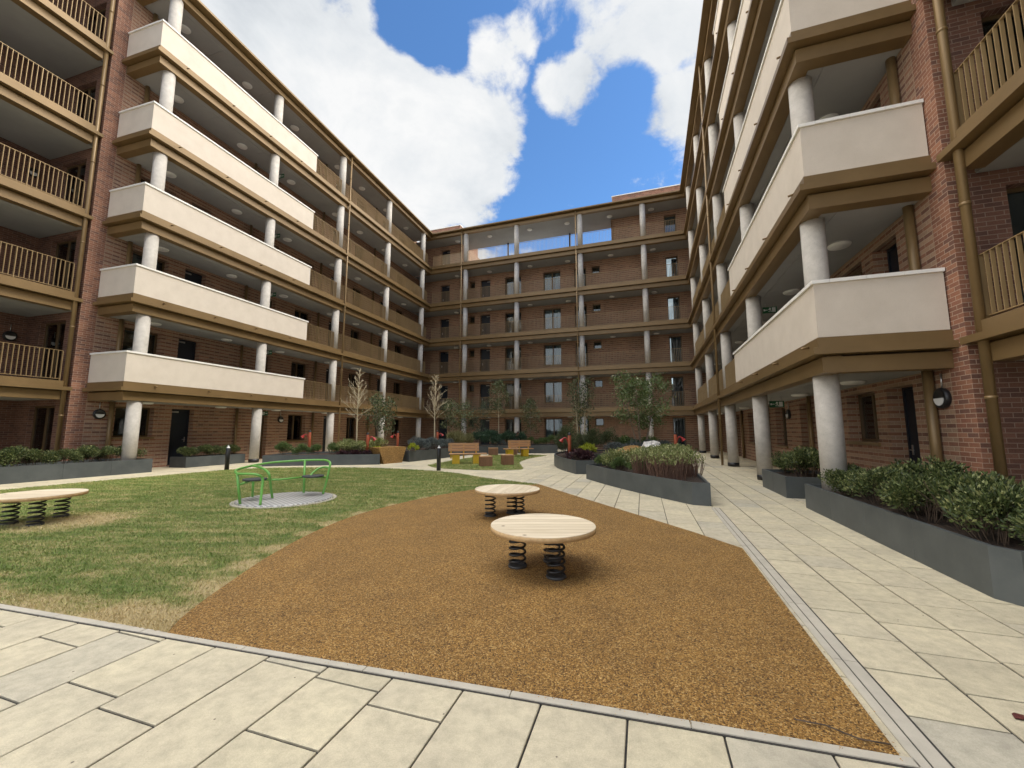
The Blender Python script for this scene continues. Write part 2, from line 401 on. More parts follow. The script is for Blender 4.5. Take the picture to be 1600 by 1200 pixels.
def wall_grid(mb, u0, u1, z0, z1, holes, n, rev=.36):
    us = sorted({u0, u1} | {h[0] for h in holes} | {h[1] for h in holes}); zs = sorted({z0, z1} | {h[2] for h in holes} | {h[3] for h in holes})
    us = [x for x in us if u0 <= x <= u1]; zs = [x for x in zs if z0 <= x <= z1]
    for i in range(len(us) - 1):
        k = 0
        while k < len(zs) - 1:
            def hole(k):
                cu = (us[i] + us[i + 1]) / 2; cz = (zs[k] + zs[k + 1]) / 2
                return any(h[0] < cu < h[1] and h[2] < cz < h[3] for h in holes)
            if hole(k): k += 1; continue
            e = k
            while e + 1 < len(zs) - 1 and not hole(e + 1): e += 1
            mb.quad((us[i + 1], n, zs[k]), (us[i], n, zs[k]), (us[i], n, zs[e + 1]), (us[i + 1], n, zs[e + 1])); k = e + 1
    for a, b, c, d in holes:
        m = n - rev
        mb.quad((a, n, c), (a, m, c), (a, m, d), (a, n, d)); mb.quad((b, m, c), (b, n, c), (b, n, d), (b, m, d))
        mb.quad((a, n, d), (a, m, d), (b, m, d), (b, n, d)); mb.quad((a, m, c), (a, n, c), (b, n, c), (b, m, c))
CACHE = {}
def window(F, fid, par, u0, u1, z0, z1, n, mull=1, sill=True, transom=None):
    key = (fid, 'w', round(u1 - u0, 3), round(z1 - z0, 3), mull, sill, transom)
    at = F.rel(u0, n - .27, z0)
    if key in CACHE: return again(CACHE[key], par, at)
    w, h = u1 - u0, z1 - z0; t = .06
    m = MB(); m.box(.001, t, -.05, .03, .001, h - .001).box(w - t, w - .001, -.05, .03, .001, h - .001).box(t, w - t, -.05, .03, .001, t).box(t, w - t, -.05, .03, h - t, h - .001)
    for k in range(mull):
        x = w * (k + 1) / (mull + 1); m.box(x - .04, x + .04, -.05, .025, t, h - t)
    if transom: m.box(t, w - t, -.05, .02, transom - .03, transom + .03)
    o = m.build('window', M['frame'], F, par); o.location = at
    p = MB(); p.box(t - .01, w - t + .01, -.022, -.012, t - .01, h - t + .01); p.build('pane', M['glass'], F, o)
    if sill:
        s = MB(); s.box(-.06, w + .06, .0, .32, -.075, -.003); s.build('sill', M['gold'], F, o)
    CACHE[key] = o; return o
def door(F, fid, par, u0, u1, z0, z1, n):
    key = (fid, 'd', round(u1 - u0, 3), round(z1 - z0, 3)); at = F.rel(u0, n - .28, z0)
    if key in CACHE: return again(CACHE[key], par, at)
    w, h = u1 - u0, z1 - z0
    m = MB(); m.box(.055, w - .055, -.05, 0, .012, h - .055)
    m.box(.001, .05, -.06, .02, .001, h - .001).box(w - .05, w - .001, -.06, .02, .001, h - .001).box(.05, w - .05, -.06, .02, h - .05, h - .001)
    o = m.build('door', M['door'], F, par); o.location = at
    hd = MB(); hd.box(.10, .14, 0, .012, .95, 1.15).tube([(.12, .012, 1.05), (.12, .05, 1.05), (.24, .05, 1.05)], .011, 8); hd.build('handle', M['steel'], F, o)
    c = MB(); c.box(w - .42, w - .12, .001, .04, h - .14, h - .085); c.build('door_closer', M['steel'], F, o)
    CACHE[key] = o; return o
def railing(F, par, u0, u1, n, z0, z1, sp=.108, name='railing', at_n=False):
    m = MB()
    # a flat-bar balustrade: bottom rail, top rail and deep flat uprights
    ln = u1 - u0; k = max(2, int(ln / sp)); st = ln / k
    m.box(u0, u1, n - .022, n + .022, z1 - .012, z1); m.box(u0, u1, n - .02, n + .02, z0 + .06, z0 + .075)
    for i in range(k + 1):
        u = u0 + i * st; t = .006
        if i % 12 == 0: m.box(u - .008, u + .008, n - .032, n + .032, z0, z1 - .013)
        else: m.box(u - t, u + t, n - .024, n + .024, z0 + .076, z1 - .013)
    return m.build(name, M['gold_rail'], F, par)
def column(F, fid, par, u, n, z0, z1, r=.2, base=False):
    key = (fid, 'c', round(z1 - z0, 3), base)
    if key in CACHE: return again(CACHE[key], par, F.rel(u, n, z0))
    m = MB(); m.cyl(0, 0, (.14 if base else .0), z1 - z0, r, 28)
    o = m.build('column', M['concrete'], F, par); o.location = F.rel(u, n, z0)
    if base:
        b = MB(); b.cyl(0, 0, .001, .139, r + .012, 28); b.build('column_base', M['black'], F, o)
    CACHE[key] = o; return o
def ceil_light(F, fid, par, u, n, z):
    key = (fid, 'l')
    if key in CACHE: return again(CACHE[key], par, F.rel(u, n, z))
    m = MB(); m.lathe([(.215, 0), (.215, -.018), (.20, -.05), (.17, -.066), (0.001, -.07)], seg=24)
    o = m.build('ceiling_light', M['opal'], F, par); o.location = F.rel(u, n, z)
    r = MB(); r.lathe([(.235, 0), (.235, -.012), (.214, -.012)], seg=24); r.build('rim', M['soffit'], F, o)
    CACHE[key] = o; return o
def soffit(F, par, u0, u1, n0, n1, z, ulen=2.45, nj=None):
    m = MB(); k = max(1, round((u1 - u0) / ulen)); st = (u1 - u0) / k; g = .005
    ns = [n0] + ([nj] if nj else []) + [n1]
    for i in range(k):
        for j in range(len(ns) - 1):
            m.box(u0 + i * st + g, u0 + (i + 1) * st - g, ns[j] + g, ns[j + 1] - g, z, z + .02)
    return m.build('soffit', M['soffit'], F, par)
def deck_edge(F, par, u0, u1, z, dz, end, n=0., roof=False, plain=False):
    """stepped bronze edge: projecting lip, band above and set-back beam below. end: turn back to the wall at u1"""
    z += dz; m = MB(); b = MB()
    a_lip, a_band, a_beam = (0, .106, .17)
    L0, Bn, Bm = n - a_lip, n - a_band, n - a_beam
    if roof:
        m.box(u0 - a_lip, u1, n - .5, L0 + .12, z + .02, z + .11)
        b.box(u0 - a_beam, u1 - (a_beam if end else 0), n - .45, Bm, z - .25, z - .04)
        m.box(u0 - a_beam, u1 - (.25 if end else 0), n - .5, n - .28, z - .05, z + .019)
        if end:
            m.box(u1 - .5, u1, WALLN, n - .5, z + .02, z + .11); b.box(u1 - .45, u1 - a_beam, WALLN + .002, n - .45, z - .25, z - .04)
    else:
        m.box(u0 - a_lip, u1, n - .4, L0, z, z + .115)
        m.box(u0 - a_band, u1 - (a_band if end else 0), n - .42, Bn, z + .116, z + .31)
        m.box(u0 - a_beam, u1 - (.26 if end else 0), n - .5, n - .26, z - .06, z - .001)
        b.box(u0 - a_beam, u1 - (a_beam if end else 0), n - .45, Bm, z - .31, z - .035)
        if end:
            m.box(u1 - .4, u1, WALLN + .002, n - .4, z, z + .115); m.box(u1 - .42, u1 - a_band, WALLN + .002, n - .42, z + .116, z + .31)
            b.box(u1 - .45, u1 - a_beam, WALLN + .002, n - .45, z - .31, z - .035)
    m.build('deck_edge', M['gold'], F, par); b.build('edge_beam', M['gold'], F, par)
def parapet(F, par, u0, u1, z, dz):
    z += dz; n0 = -.118; b = z + .316; t = z + .316 + .975
    m = MB(); m.box(u0, u1 - .118, n0 - .2, n0, b, t); m.box(u1 - .318, u1 - .118, WALLN + .02, n0 - .2, b, t)
    o = m.build('parapet', M['stucco'], F, par)
    c = MB(); zc0, zc1 = t + .001, t + .062; k = 9; st = (u1 - .085 - (u0 - .05)) / k
    for i in range(k):
        c.box(u0 - .05 + i * st + .003, u0 - .05 + (i + 1) * st - .003, n0 - .235, n0 + .035, zc0, zc1)
    k = 3; n1 = n0 - .238; n2 = WALLN + .01; st = (n1 - n2) / k
    for i in range(k): c.box(u1 - .353, u1 - .083, n2 + i * st + .003, n2 + (i + 1) * st - .003, zc0, zc1)
    c.build('coping', M['coping'], F, o)
    return o
def pipe(F, par, u, n, z0, z1, r=.052, br=True, name='drainpipe'):
    m = MB(); m.cyl(0, 0, 0, z1 - z0, r, 14)
    z = 1.9
    while br and z < z1 - z0:
        m.cyl(0, 0, z, z + .05, r + .008, 14); z += 3.0
    o = m.build(name, M['gold'], F, par); o.location = F.rel(u, n, z0); return o

def near_wing(F, fid, par, uE, holes_fn, cols, p0, lights, pipes_wall, dz, uF):
    uC = 21.5; far = uF > 29
    # brick walls
    holes = []
    for k in range(6):
        for h in holes_fn: holes.append((h[1], h[2], FLOOR[k] + (h[3] if h[3] else .02), FLOOR[k] + h[4]))
    m = MB(); wall_grid(m, -2.0, 21.06, 0, ROOF + .02, holes, WALLN); m.build('deck_wall', M['brick_brown'], F, par)
    # pier at the end of the balconies and the recess behind it
    rh = [(-4.05, -2.65, FLOOR[k] + .02, FLOOR[k] + 2.3) for k in range(6)]
    e = MB(); e.quad((uC, WALLN, 0), (21.06, WALLN, 0), (21.06, WALLN, ROOF + .6), (uC, WALLN, ROOF + .6)); e.quad((uC, WALLN - .12, 0), (uC, WALLN, 0), (uC, WALLN, ROOF + .6), (uC, WALLN - .12, ROOF + .6)); e.build('brick_pier', M['brick_red'], F, par); e = MB()
    zs = [0]
    us = sorted({REC, WALLN - .12, -4.05, -2.65})
    for i in range(3):
        a, b = us[i], us[i + 1]
        if i == 1:
            zz = [0] + [x for h in rh for x in (h[2], h[3])] + [ROOF + .6]
            for q in range(0, len(zz), 2): e.quad((uC, a, zz[q]), (uC, b, zz[q]), (uC, b, zz[q + 1]), (uC, a, zz[q + 1]))
        else: e.quad((uC, a, 0), (uC, b, 0), (uC, b, ROOF + .6), (uC, a, ROOF + .6))
    for h in rh:
        a, b, c, d = h; x = uC - .2
        e.quad((uC, a, c), (x, a, c), (x, a, d), (uC, a, d)); e.quad((uC, b, d), (x, b, d), (x, b, c), (uC, b, c))
        e.quad((uC, a, d), (x, a, d), (x, b, d), (uC, b, d)); e.quad((uC, b, c), (x, b, c), (x, a, c), (uC, a, c))
    rear = [] if not far else [(24.2, 25.2, FLOOR[k] + .02, FLOOR[k] + 2.3) for k in range(6)] + [(26.4, 27.9, FLOOR[k] + .9, FLOOR[k] + 2.3) for k in range(6)]
    wall_grid(e, uC, uF, 0, ROOF + .6, rear, REC)
    e.build('recess_wall', M['brick_red_shade'], F, par)
    for k in range(6):
        # glazed doors on the return wall
        g = MB(); x = uC - .15; a, b, c, d = rh[k]
        g.box(x - .05, x, a + .001, a + .07, c + .001, d - .001).box(x - .05, x, b - .07, b - .001, c + .001, d - .001).box(x - .05, x, a + .07, b - .07, d - .07, d - .001).box(x - .05, x, a + .07, b - .07, c + .001, c + .09)
        g.box(x - .05, x, (a + b) / 2 - .05, (a + b) / 2 + .05, c + .09, d - .07)
        o = g.build('glazed_door', M['frame'], F, par)
        p = MB(); p.box(x - .03, x - .02, a + .06, b - .06, c + .08, d - .06); p.build('pane', M['glass'], F, o)
        if far: door(F, fid, par, 24.2, 25.2, rear[k][2], rear[k][3], REC)
        if far: window(F, fid, par, 26.4, 27.9, rear[6 + k][2], rear[6 + k][3], REC, 1)
        for h in holes_fn:
            z0, z1 = FLOOR[k] + (h[3] if h[3] else .02), FLOOR[k] + h[4]
            if h[0] == 'D': door(F, fid, par, h[1], h[2], z0, z1, WALLN)
            elif h[0] == 'G': window(F, fid, par, h[1], h[2], z0, z1, WALLN, 0, False, .9)
            else: window(F, fid, par, h[1], h[2], z0, z1, WALLN, 1, True)
    # inside: dark rooms
    c = MB(); c.box(-9, 21.2, -9.5, -3.1, 0, ROOF); c.box(21.2, uF, -9.5, REC - 1.0, 0, ROOF); c.box(21.0, 21.25, -4.9, -2.2, 0, ROOF + .5)
    c.box(uF - .2, uF, REC - 1., -2.1, 0, ROOF)
    for k in range(6): c.box(-9, 21.0, -3.1, -2.33, SOFF[k] - .1, SOFF[k] + .2)
    c.build('inner_rooms', M['inside'], F, par)
    # decks, edges, parapets, rails
    for k in range(5):
        z = ZL[k] + dz
        d = MB(); d.box(-.2, uE - .42, WALLN + .001, -.46, z - .262, z + .2); d.box(uC + .002, uF, REC + .001, -2.31, z - .262, z + .2); d.build('deck', M['slab'], F, par)
        soffit(F, par, -.3, uE - .46, WALLN + .002, -.46, z - .285, nj=-.72)
        soffit(F, par, uC + .004, uF - .3, REC + .003, -2.31, z - .285)
        deck_edge(F, par, 0, uE, ZL[k], dz, True)
        parapet(F, par, p0, uE, ZL[k], dz)
        for q in range(4):
            s = MB(); uu = p0 + 1.1 + q * 1.9; s.tube([(uu, -.1, z + .215), (uu, -.01, z + .20), (uu, .03, z + .19)], .022, 8); s.build('overflow_spout', M['gold'], F, par)
        # recessed near balconies
        m = MB(); b = MB(); n = -1.86
        m.box(uC + .002, uF, n - .4, n, z, z + .115).box(uC + .17, uF, n - .42, n - .1, z + .116, z + .31).box(uC + .2, uF, n - .5, n - .26, z - .06, z - .001)
        b.box(uC + .2, uF, n - .45, n - .17, z - .31, z - .035)
        m.build('deck_edge', M['gold'], F, par); b.build('edge_beam', M['gold'], F, par)
        railing(F, par, uC + .25, uF - .02, n - .22, z + .312, z + 1.33, .112)
        # rails between the columns
        bays = [0.25] + [x for cc in cols if cc < p0 for x in (cc - .21, cc + .21)] + [p0 - .02]
        for i in range(0, len(bays), 2):
            if bays[i + 1] - bays[i] > .2: railing(F, par, bays[i], bays[i + 1], -.3, z + .312, z + 1.30)
    deck_edge(F, par, 0, uE, ROOF, dz, True, roof=True)
    r = MB(); r.box(-.3, uE - .02, -9.5, -.501, ROOF + dz + .0215, ROOF + dz + .1); r.box(uE, uF, -9.5, -1.9, ROOF + dz + .621, ROOF + dz + .8); r.build('roof', M['slab'], F, par)
    soffit(F, par, -.3, uE - .46, WALLN + .002, -.46, ROOF + dz - .20, nj=-.72)
    s = MB(); s.box(uC + .01, uF, REC, -2., ROOF + dz + .58, ROOF + dz + .62); s.build('soffit', M['soffit'], F, par)
    for k in range(6):
        z1 = SOFF[k] + dz - (.001 if k < 5 else 0)
        for cu in cols: column(F, fid, par, cu, -.41, (FLOOR[k] + dz if k else .016), z1 + .001, base=(k == 0))
        for lu in lights: ceil_light(F, fid, par, lu, -1.35, SOFF[k] + dz)
        for pu in pipes_wall:
            pipe(F, par, pu, WALLN + .08, (FLOOR[k] if k else .016), SOFF[k] + dz - .001, .06 if pu < 20 else .075, False)
    pipe(F, par, 10.62, -.055, .016, ROOF - .02, .05)
    pipe(F, par, uC + (.14 if fid == 'L' else .25), -1.99, .016, ROOF + .5, .062)

HL = [('W', 18.95, 20.2, 1.2, 2.33), ('D', 17.42, 18.30, 0, 2.33), ('G', 13.72, 14.62, 0, 2.33), ('W', 11.15, 12.4, .88, 2.33), ('D', 8.95, 9.70, 0, 2.33), ('W', 6.45, 7.6, .88, 2.33), ('D', 3.5, 4.4, 0, 2.33), ('W', .9, 2.2, .88, 2.33)]
HR = [('D', 19.12, 20.02, 0, 2.33), ('W', 17.3, 18.65, 1.2, 2.33), ('D', 15.75, 16.7, 0, 2.33), ('G', 13.9, 14.8, 0, 2.33), ('W', 11.15, 12.4, .88, 2.33), ('D', 8.95, 9.70, 0, 2.33), ('W', 6.45, 7.6, .88, 2.33), ('D', 3.5, 4.4, 0, 2.33), ('W', .9, 2.2, .88, 2.33)]
COLS = [.85, 5.95, 10.95, 15.72, 20.55]
wl = thing('apartment_wing', 'left brick apartment wing with cream balcony parapets catching the light', 'apartment building', FL.o)
near_wing(FL, 'L', wl, 21.21, HL, COLS, 13.36, [2.1, 5.0, 7.9, 10.3, 13.8, 16.72, 19.62], [20.36, 15.5, 10.68, 5.4], .002, 32.)
wr = thing('apartment_wing', 'right brick apartment wing in shade, its cream balcony corner nearest the camera', 'apartment building', FR.o)
near_wing(FR, 'R', wr, 21.33, HR, COLS, 14.0, [2.2, 5.6, 8.8, 12.4, 16.0, 19.2], [20.63, 15.0, 10.3, 5.4], .002, 32.)

# back wing
wb = thing('apartment_wing', 'far brick apartment wing across the courtyard with a roof terrace open to the sky', 'apartment building', FB.o)
HB = [('D', -.16, .74, 0, 2.36), ('S', 2.73, 3.24, 1.75, 2.36), ('D', 3.78, 4.70, 0, 2.36), ('G', 6.06, 7.5, 0, 2.36), ('C', 9.44, 10.88, .66, 2.36), ('G', 12.04, 12.98, 0, 2.36), ('S', 13.44, 14.08, 1.78, 2.36), ('K', 19.0, 19.86, .02, 2.36)]
holes = []
for k in range(5):
    for h in HB: holes.append((h[1], h[2], FLOOR[k] + (h[3] if h[3] else .02), FLOOR[k] + h[4]))
m = MB(); wall_grid(m, -2.3, WB + 2.4, 0, ZL[4] - .27, holes, WALLN)
top = [(-.16, .74, FLOOR[5] + .02, FLOOR[5] + 2.36), (19.0, 19.86, FLOOR[5] + .02, FLOOR[5] + 2.36)]
wall_grid(m, -2.3, 1.95, ZL[4] - .27, ROOF + .02, top[:1], WALLN); wall_grid(m, 15.05, WB + 2.4, ZL[4] - .27, ROOF + .02, top[1:], WALLN)
m.box(1.75, 1.949, -9, WALLN, FLOOR[5], ROOF + .0); m.box(15.051, 15.25, -7, WALLN, FLOOR[5], ROOF + .0)
m.build('deck_wall', M['brick_brown'], FB, wb)
m = MB(); m.box(-1.5, 1.7, -6, -1.97, ROOF + .12, ROOF + 1.6)
o = m.build('roof_upstand', M['brick_red'], FB, wb)
c = MB(); c.box(-1.55, 1.75, -6.05, -1.92, ROOF + 1.601, ROOF + 1.66); c.build('coping', M['coping'], FB, o)
m = MB(); m.box(15.2, WB + 2, -6, -1.97, ROOF + .12, ROOF + 1.7)
o = m.build('roof_upstand', M['brick_red'], FB, wb)
c = MB(); c.box(15.15, WB + 2, -6.05, -1.92, ROOF + 1.701, ROOF + 1.76); c.build('coping', M['coping'], FB, o)
for k in range(6):
    for h in HB:
        if k == 5 and h[0] not in 'K' and h[1] > 0: continue
        z0, z1 = FLOOR[k] + (h[3] if h[3] else .02), FLOOR[k] + h[4]; a, b = h[1], h[2]
        if h[0] == 'D': door(FB, 'B', wb, a, b, z0, z1, WALLN)
        elif h[0] == 'S': window(FB, 'B', wb, a, b, z0, z1, WALLN, 0, True)
        elif h[0] == 'G': window(FB, 'B', wb, a, b, z0, z1, WALLN, 1, False)
        elif h[0] == 'C': window(FB, 'B', wb, a, b, z0, z1, WALLN, 1, True)
        elif h[0] == 'K': window(FB, 'B', wb, a, b, z0, z1, WALLN, 0, False)
        # curtains a hand's breadth behind the glass
        def curt(u0, u1, mat, zt=0):
            q = MB(); kx = max(6, int((u1 - u0) / .05)); ph = random.random() * 6
            P = [(u0 + (u1 - u0) * i / kx, WALLN - .46 + .028 * math.sin(ph + i * 1.25)) for i in range(kx + 1)]
            for i in range(kx): q.quad((P[i][0], P[i][1], z0 + .03), (P[i + 1][0], P[i + 1][1], z0 + .03), (P[i + 1][0], P[i + 1][1], z1 - .03 - zt), (P[i][0], P[i][1], z1 - .03 - zt), sm=True)
            q.build('curtain', mat, FB, wb)
        if h[0] == 'C' and k < 5:
            curt(a + .05, a + .55 + .1 * random.random(), M['curtain']); curt(b - .52 - .1 * random.random(), b - .05, M['curtain'])
        if h[0] == 'G' and a < 8 and k in (0, 2, 3): curt(a + .1, a + .5, M['curtain_grey'])
        if h[0] == 'K' and k < 5: curt(a + (.42 if k > 2 else .15), b - .04, M['curtain_grey'])
c = MB(); c.box(-9, 18.6, -9.5, -3.1, 0, ZL[4] - .3); c.box(20.3, WB + 9, -9.5, -3.1, 0, ZL[4] - .3)
for x in (18.6, 20.3): c.box(x - .05, x + .05, -3.1, -2.33, 0, ROOF)
c.box(-9, 1.74, -9.5, -3.1, ZL[4] - .3, ROOF); c.box(15.26, 18.6, -7, -3.1, ZL[4] - .3, ROOF); c.box(20.3, WB + 9, -9.5, -3.1, ZL[4] - .3, ROOF)
for k in range(5): c.box(-9, WB + 9, -3.1, -2.33, SOFF[k] - .1, SOFF[k] + .2)
for k in range(2): c.box(18.6, 20.3, -9.5, -9.3, FLOOR[k], SOFF[k])
c.build('inner_rooms', M['inside'], FB, wb)
m = MB(); m.box(12.0, 13.8, -5.4, -4.6, FLOOR[5], FLOOR[5] + 1.15); m.build('terrace_upstand', M['brick_red'], FB, wb)
m = MB(); m.box(1.96, 15.04, -9.5, -1.96, ZL[4] - .28, FLOOR[5] - .003); m.build('terrace_floor', M['slab'], FB, wb)
for k in range(5):
    z = ZL[k]
    d = MB(); d.box(-.6, WB + .6, WALLN + .001, -.46, z - .262, z + .2); d.build('deck', M['slab'], FB, wb)
    soffit(FB, wb, -2.2, WB + 2.2, WALLN + .002, -.46, z - .283)
    deck_edge(FB, wb, -.6, WB + .6, z, 0, False)
    cs = [3.07, 7.62, 12.8, 17.45]
    bays = [-.02] + [x for cc in cs for x in (cc - .21, cc + .21)] + [WB - .02]
    for i in range(0, len(bays), 2): railing(FB, wb, bays[i], bays[i + 1], -.3, z + .312, z + 1.30)
deck_edge(FB, wb, -.6, WB + .6, ROOF, 0, False, roof=True)
soffit(FB, wb, -2.2, WB + 2.2, -3.39, -.46, ROOF - .20)
r = MB(); r.box(-1.6, WB + 1.6, -3.40, -.501, ROOF - .178, ROOF + .1); r.box(-9, 1.7, -9.5, -3.401, ROOF + .001, ROOF + .1); r.box(15.3, WB + 9, -9.5, -3.401, ROOF + .001, ROOF + .1); r.build('roof', M['slab'], FB, wb)
for k in range(6):
    for cu in [3.07, 7.62, 12.8, 17.45]: column(FB, 'B', wb, cu, -.41, (FLOOR[k] if k else .016), SOFF[k] + .0, base=(k == 0))
    for lu in [1.77, 4.85, 8.45, 11.62, 15.0, 18.1]: ceil_light(FB, 'B', wb, lu, -1.38, SOFF[k] + .002)
for pu in (2.82, 12.53): pipe(FB, wb, pu, -.055, .016, ROOF - .02, .05)
for pu in (5.9, 11.5):
    q = MB(); q.cyl(pu, -3.2, FLOOR[5], ROOF - .21, .08, 12); q.build('terrace_post', M['black'], FB, wb)

# ------------------------------------------------------------------ wall lamps and exit signs
def wall_lamp(P, F, label, face):
    o = thing('wall_lamp', label, 'lamp', P, group='round black bulkhead lamps')
    m = MB(); seg = 28
    ax = (lambda a, r, d: (r * math.cos(a), d, r * math.sin(a)))
    prof = [(.165, 0), (.175, .02), (.17, .07), (.14, .085), (.132, .078), (.001, .078)]
    i0 = 0
    for r, d in prof:
        for j in range(seg): m.v.append(ax(2 * math.pi * j / seg, r, d))
    for k in range(len(prof) - 1):
        for j in range(seg):
            a = k * seg + j; b = k * seg + (j + 1) % seg
            m.f.append((a, a + seg, b + seg, b)); m.smooth.append(True)
    m.build('housing', M['black'], F, o)
    l = MB(); P2 = [(.125 * math.cos(math.pi + math.pi * j / 14), .088, .125 * math.sin(math.pi + math.pi * j / 14)) for j in range(15)]
    l.quad(*P2); l.quad(*[(x, .079, z) for x, y, z in P2][::-1]); l.build('lens', M['opal'], F, o)
    s = MB(); s.tube([(0, .02, .17), (0, .02, .42)], .012, 8); s.build('conduit', M['steel'], F, o)
    return o
wall_lamp(FL.w(20.68, WALLN, 2.02), FL, 'round black lamp under the left wing lowest balcony corner, beside the pier', FL)
wall_lamp(FL.w(12.93, WALLN, 2.02), FL, 'round black lamp at ground level on the left wing, beyond the second column', FL)
wall_lamp(FR.w(20.85, WALLN, 2.0), FR, 'large round black lamp with pale half lens beside the near right downpipe', FR)
wall_lamp(FR.w(12.85, WALLN, 2.02), FR, 'round black lamp on the right wing wall behind the small planter', FR)
for k, s in ((1, 'first'), (3, 'third'), (5, 'top')):
    wall_lamp(FL.w(21.9, REC, [0, 4.75, 0, 10.9, 0, 17.4][k]), FL, 'round lamp behind the railing of the %s floor balcony at the left edge' % s, FL)
def exit_sign(F, u, n, z, label):
    o = thing('exit_sign', label, 'exit sign', F.w(u, n, z), group='green exit signs')
    m = MB(); m.box(-.012, .012, -.2, .2, -.10, .10); m.build('panel', M['sign_green'], F, o)
    w = MB()
    for x in (-.0145, .0125):
        w.box(x, x + .002, -.16, -.06, -.075, .075)                                    # doorway
        w.box(x, x + .002, -.03, .02, .03, .07); w.box(x, x + .002, -.025, .005, -.02, .028); w.box(x, x + .002, .006, .045, 0, .02)
        w.box(x, x + .002, -.045, -.02, -.07, -.022); w.box(x, x + .002, .0, .04, -.06, -.04)  # running figure
        w.box(x, x + .002, .065, .135, -.012, .012); i = len(w.v)
        w.prism([(x, .135), (x + .002, .135), (x + .002, .175), (x, .175)], -.03, .03, True, True)
    w.build('pictogram', M['sign_white'], F, o)
    h = MB(); h.tube([(0, -.12, .1), (0, -.12, .22)], .006, 6).tube([(0, .12, .1), (0, .12, .22)], .006, 6); h.build('hanger', M['steel'], F, o)
flo = ['ground floor', 'first floor', 'second floor', 'third floor', 'fourth floor']
for k in range(5): exit_sign(FL, 14.6, -1.2, SOFF[k] - .22, 'green exit sign under the %s ceiling of the left wing' % flo[k])
for k in range(2): exit_sign(FR, 14.9, -1.05, SOFF[k] - .22, 'green exit sign under the %s ceiling of the right wing' % flo[k])

# ------------------------------------------------------------------ ground
g = MB(); g.quad((-400, -400, -.06), (400, -400, -.06), (400, 400, -.06), (-400, 400, -.06)); tag(g.build('ground', M['earth']), kind='structure')
g = MB(); g.quad((-20, -7, -.012), (16, -7, -.012), (16, 36, -.012), (-20, 36, -.012)); tag(g.build('paving_bed', M['joint']), kind='structure')
e = (math.cos(R(72.1)), math.sin(R(72.1))); v_ = (math.cos(R(-17.9)), math.sin(R(-17.9)))
ROWP = .449
V = []; Fc = []
rs = random.Random(3)
for r in range(-48, 42):
    a0 = .322 + r * ROWP + (.0055 if r < 2 else .0085); a1 = a0 + ROWP - (.011 if r < 2 else .017)
    s = -14 + rs.random() * .6
    while s < 42:
        wide = a0 > .9 and s < 26
        ln = .449 if (wide and rs.random() < .8) else rs.choice([.449, .674, .898, .898, .674])
        if a0 > 1.2: ln = .449
        b0, b1 = s + .0075, s + ln - .0075; s += ln
        cx = v_[0] * (a0 + a1) / 2 + e[0] * (b0 + b1) / 2; cy = v_[1] * (a0 + a1) / 2 + e[1] * (b0 + b1) / 2
        if not (-19.5 < cx < 15.5 and -6.5 < cy < 35.5): continue
        i = len(V); h = rs.uniform(-.0012, .0012); c = .0045
        for (a, b, z) in ((a0, b0, -.012), (a1, b0, -.012), (a1, b1, -.012), (a0, b1, -.012), (a0, b0, -.003), (a1, b0, -.003), (a1, b1, -.003), (a0, b1, -.003), (a0 + c, b0 + c, 0), (a1 - c, b0 + c, 0), (a1 - c, b1 - c, 0), (a0 + c, b1 - c, 0)):
            V.append((v_[0] * a + e[0] * b, v_[1] * a + e[1] * b, z + h))
        for k in range(4):
            l = (k + 1) % 4; Fc.append((i + k, i + l, i + 4 + l, i + 4 + k)); Fc.append((i + 4 + k, i + 4 + l, i + 8 + l, i + 8 + k))
        Fc.append((i + 8, i + 9, i + 10, i + 11))
tag(link('paving', fast('paving', V, Fc, M['paving'])), kind='structure')

def catmull(P, n=8, closed=False):
    out = []; k = len(P)
    for i in range(k - 1):
        p0, p1, p2, p3 = P[max(i - 1, 0)], P[i], P[i + 1], P[min(i + 2, k - 1)]
        for j in range(n):
            t = j / n
            out.append(tuple(.5 * (2 * p1[d] + (p2[d] - p0[d]) * t + (2 * p0[d] - 5 * p1[d] + 4 * p2[d] - p3[d]) * t * t + (3 * p1[d] - p0[d] - 3 * p2[d] + p3[d]) * t ** 3) for d in (0, 1)))
    out.append(P[-1]); return out
RL = catmull([(-2.50, 3.11), (-2.62, 3.48), (-2.74, 4.19), (-2.84, 5.03), (-2.84, 6.18), (-2.64, 7.32), (-2.13, 8.5), (-1.48, 9.53), (-.75, 10.3), (.73, 11.16)])
RR = [(.73, 11.16), (1.42, 9.2), (2.2, 7.12), (2.62, 5.98), (2.86, 5.2), (1.75, 2.0)]
rub = RL + RR[1:]
m = MB(); m.prism(rub, -.01, .012); tag(m.build('rubber_surface', M['rubber']), kind='structure')
LB = catmull([(-16.2, 6.75), (-14.2, 7.9), (-13.0, 9.2), (-12.42, 10.3), (-12.05, 11.5), (-11.46, 12.85), (-10.87, 14.2), (-10.1, 15.5), (-8.26, 16.04), (-5.95, 15.95), (-4.35, 15.5), (-2.24, 14.3), (-.78, 12.6), (.73, 11.16)])
lawn = [(-2.50, 3.11), (-4.34, 3.615), (-16.2, 6.75)] + LB[1:-1] + RL[::-1][:-1]
m = MB(); m.prism(lawn, -.01, .008); tag(m.build('lawn', M['lawn']), kind='structure')
isl = catmull([(-3.54, 17.16), (-3.1, 16.2), (-2.42, 15.55), (-.94, 15.05), (.1, 15.15), (.42, 15.6), (.38, 17.0), (.34, 18.4), (.6, 20.0), (1.1, 21.6), (2.0, 23.4)]) + catmull([(1.2, 24.1), (0, 24.4), (-1.47, 23.3), (-2.6, 20.6), (-3.2, 18.5), (-3.54, 17.16)])
m = MB(); m.prism(isl, -.01, .008); tag(m.build('lawn_island', M['lawn']), kind='structure')
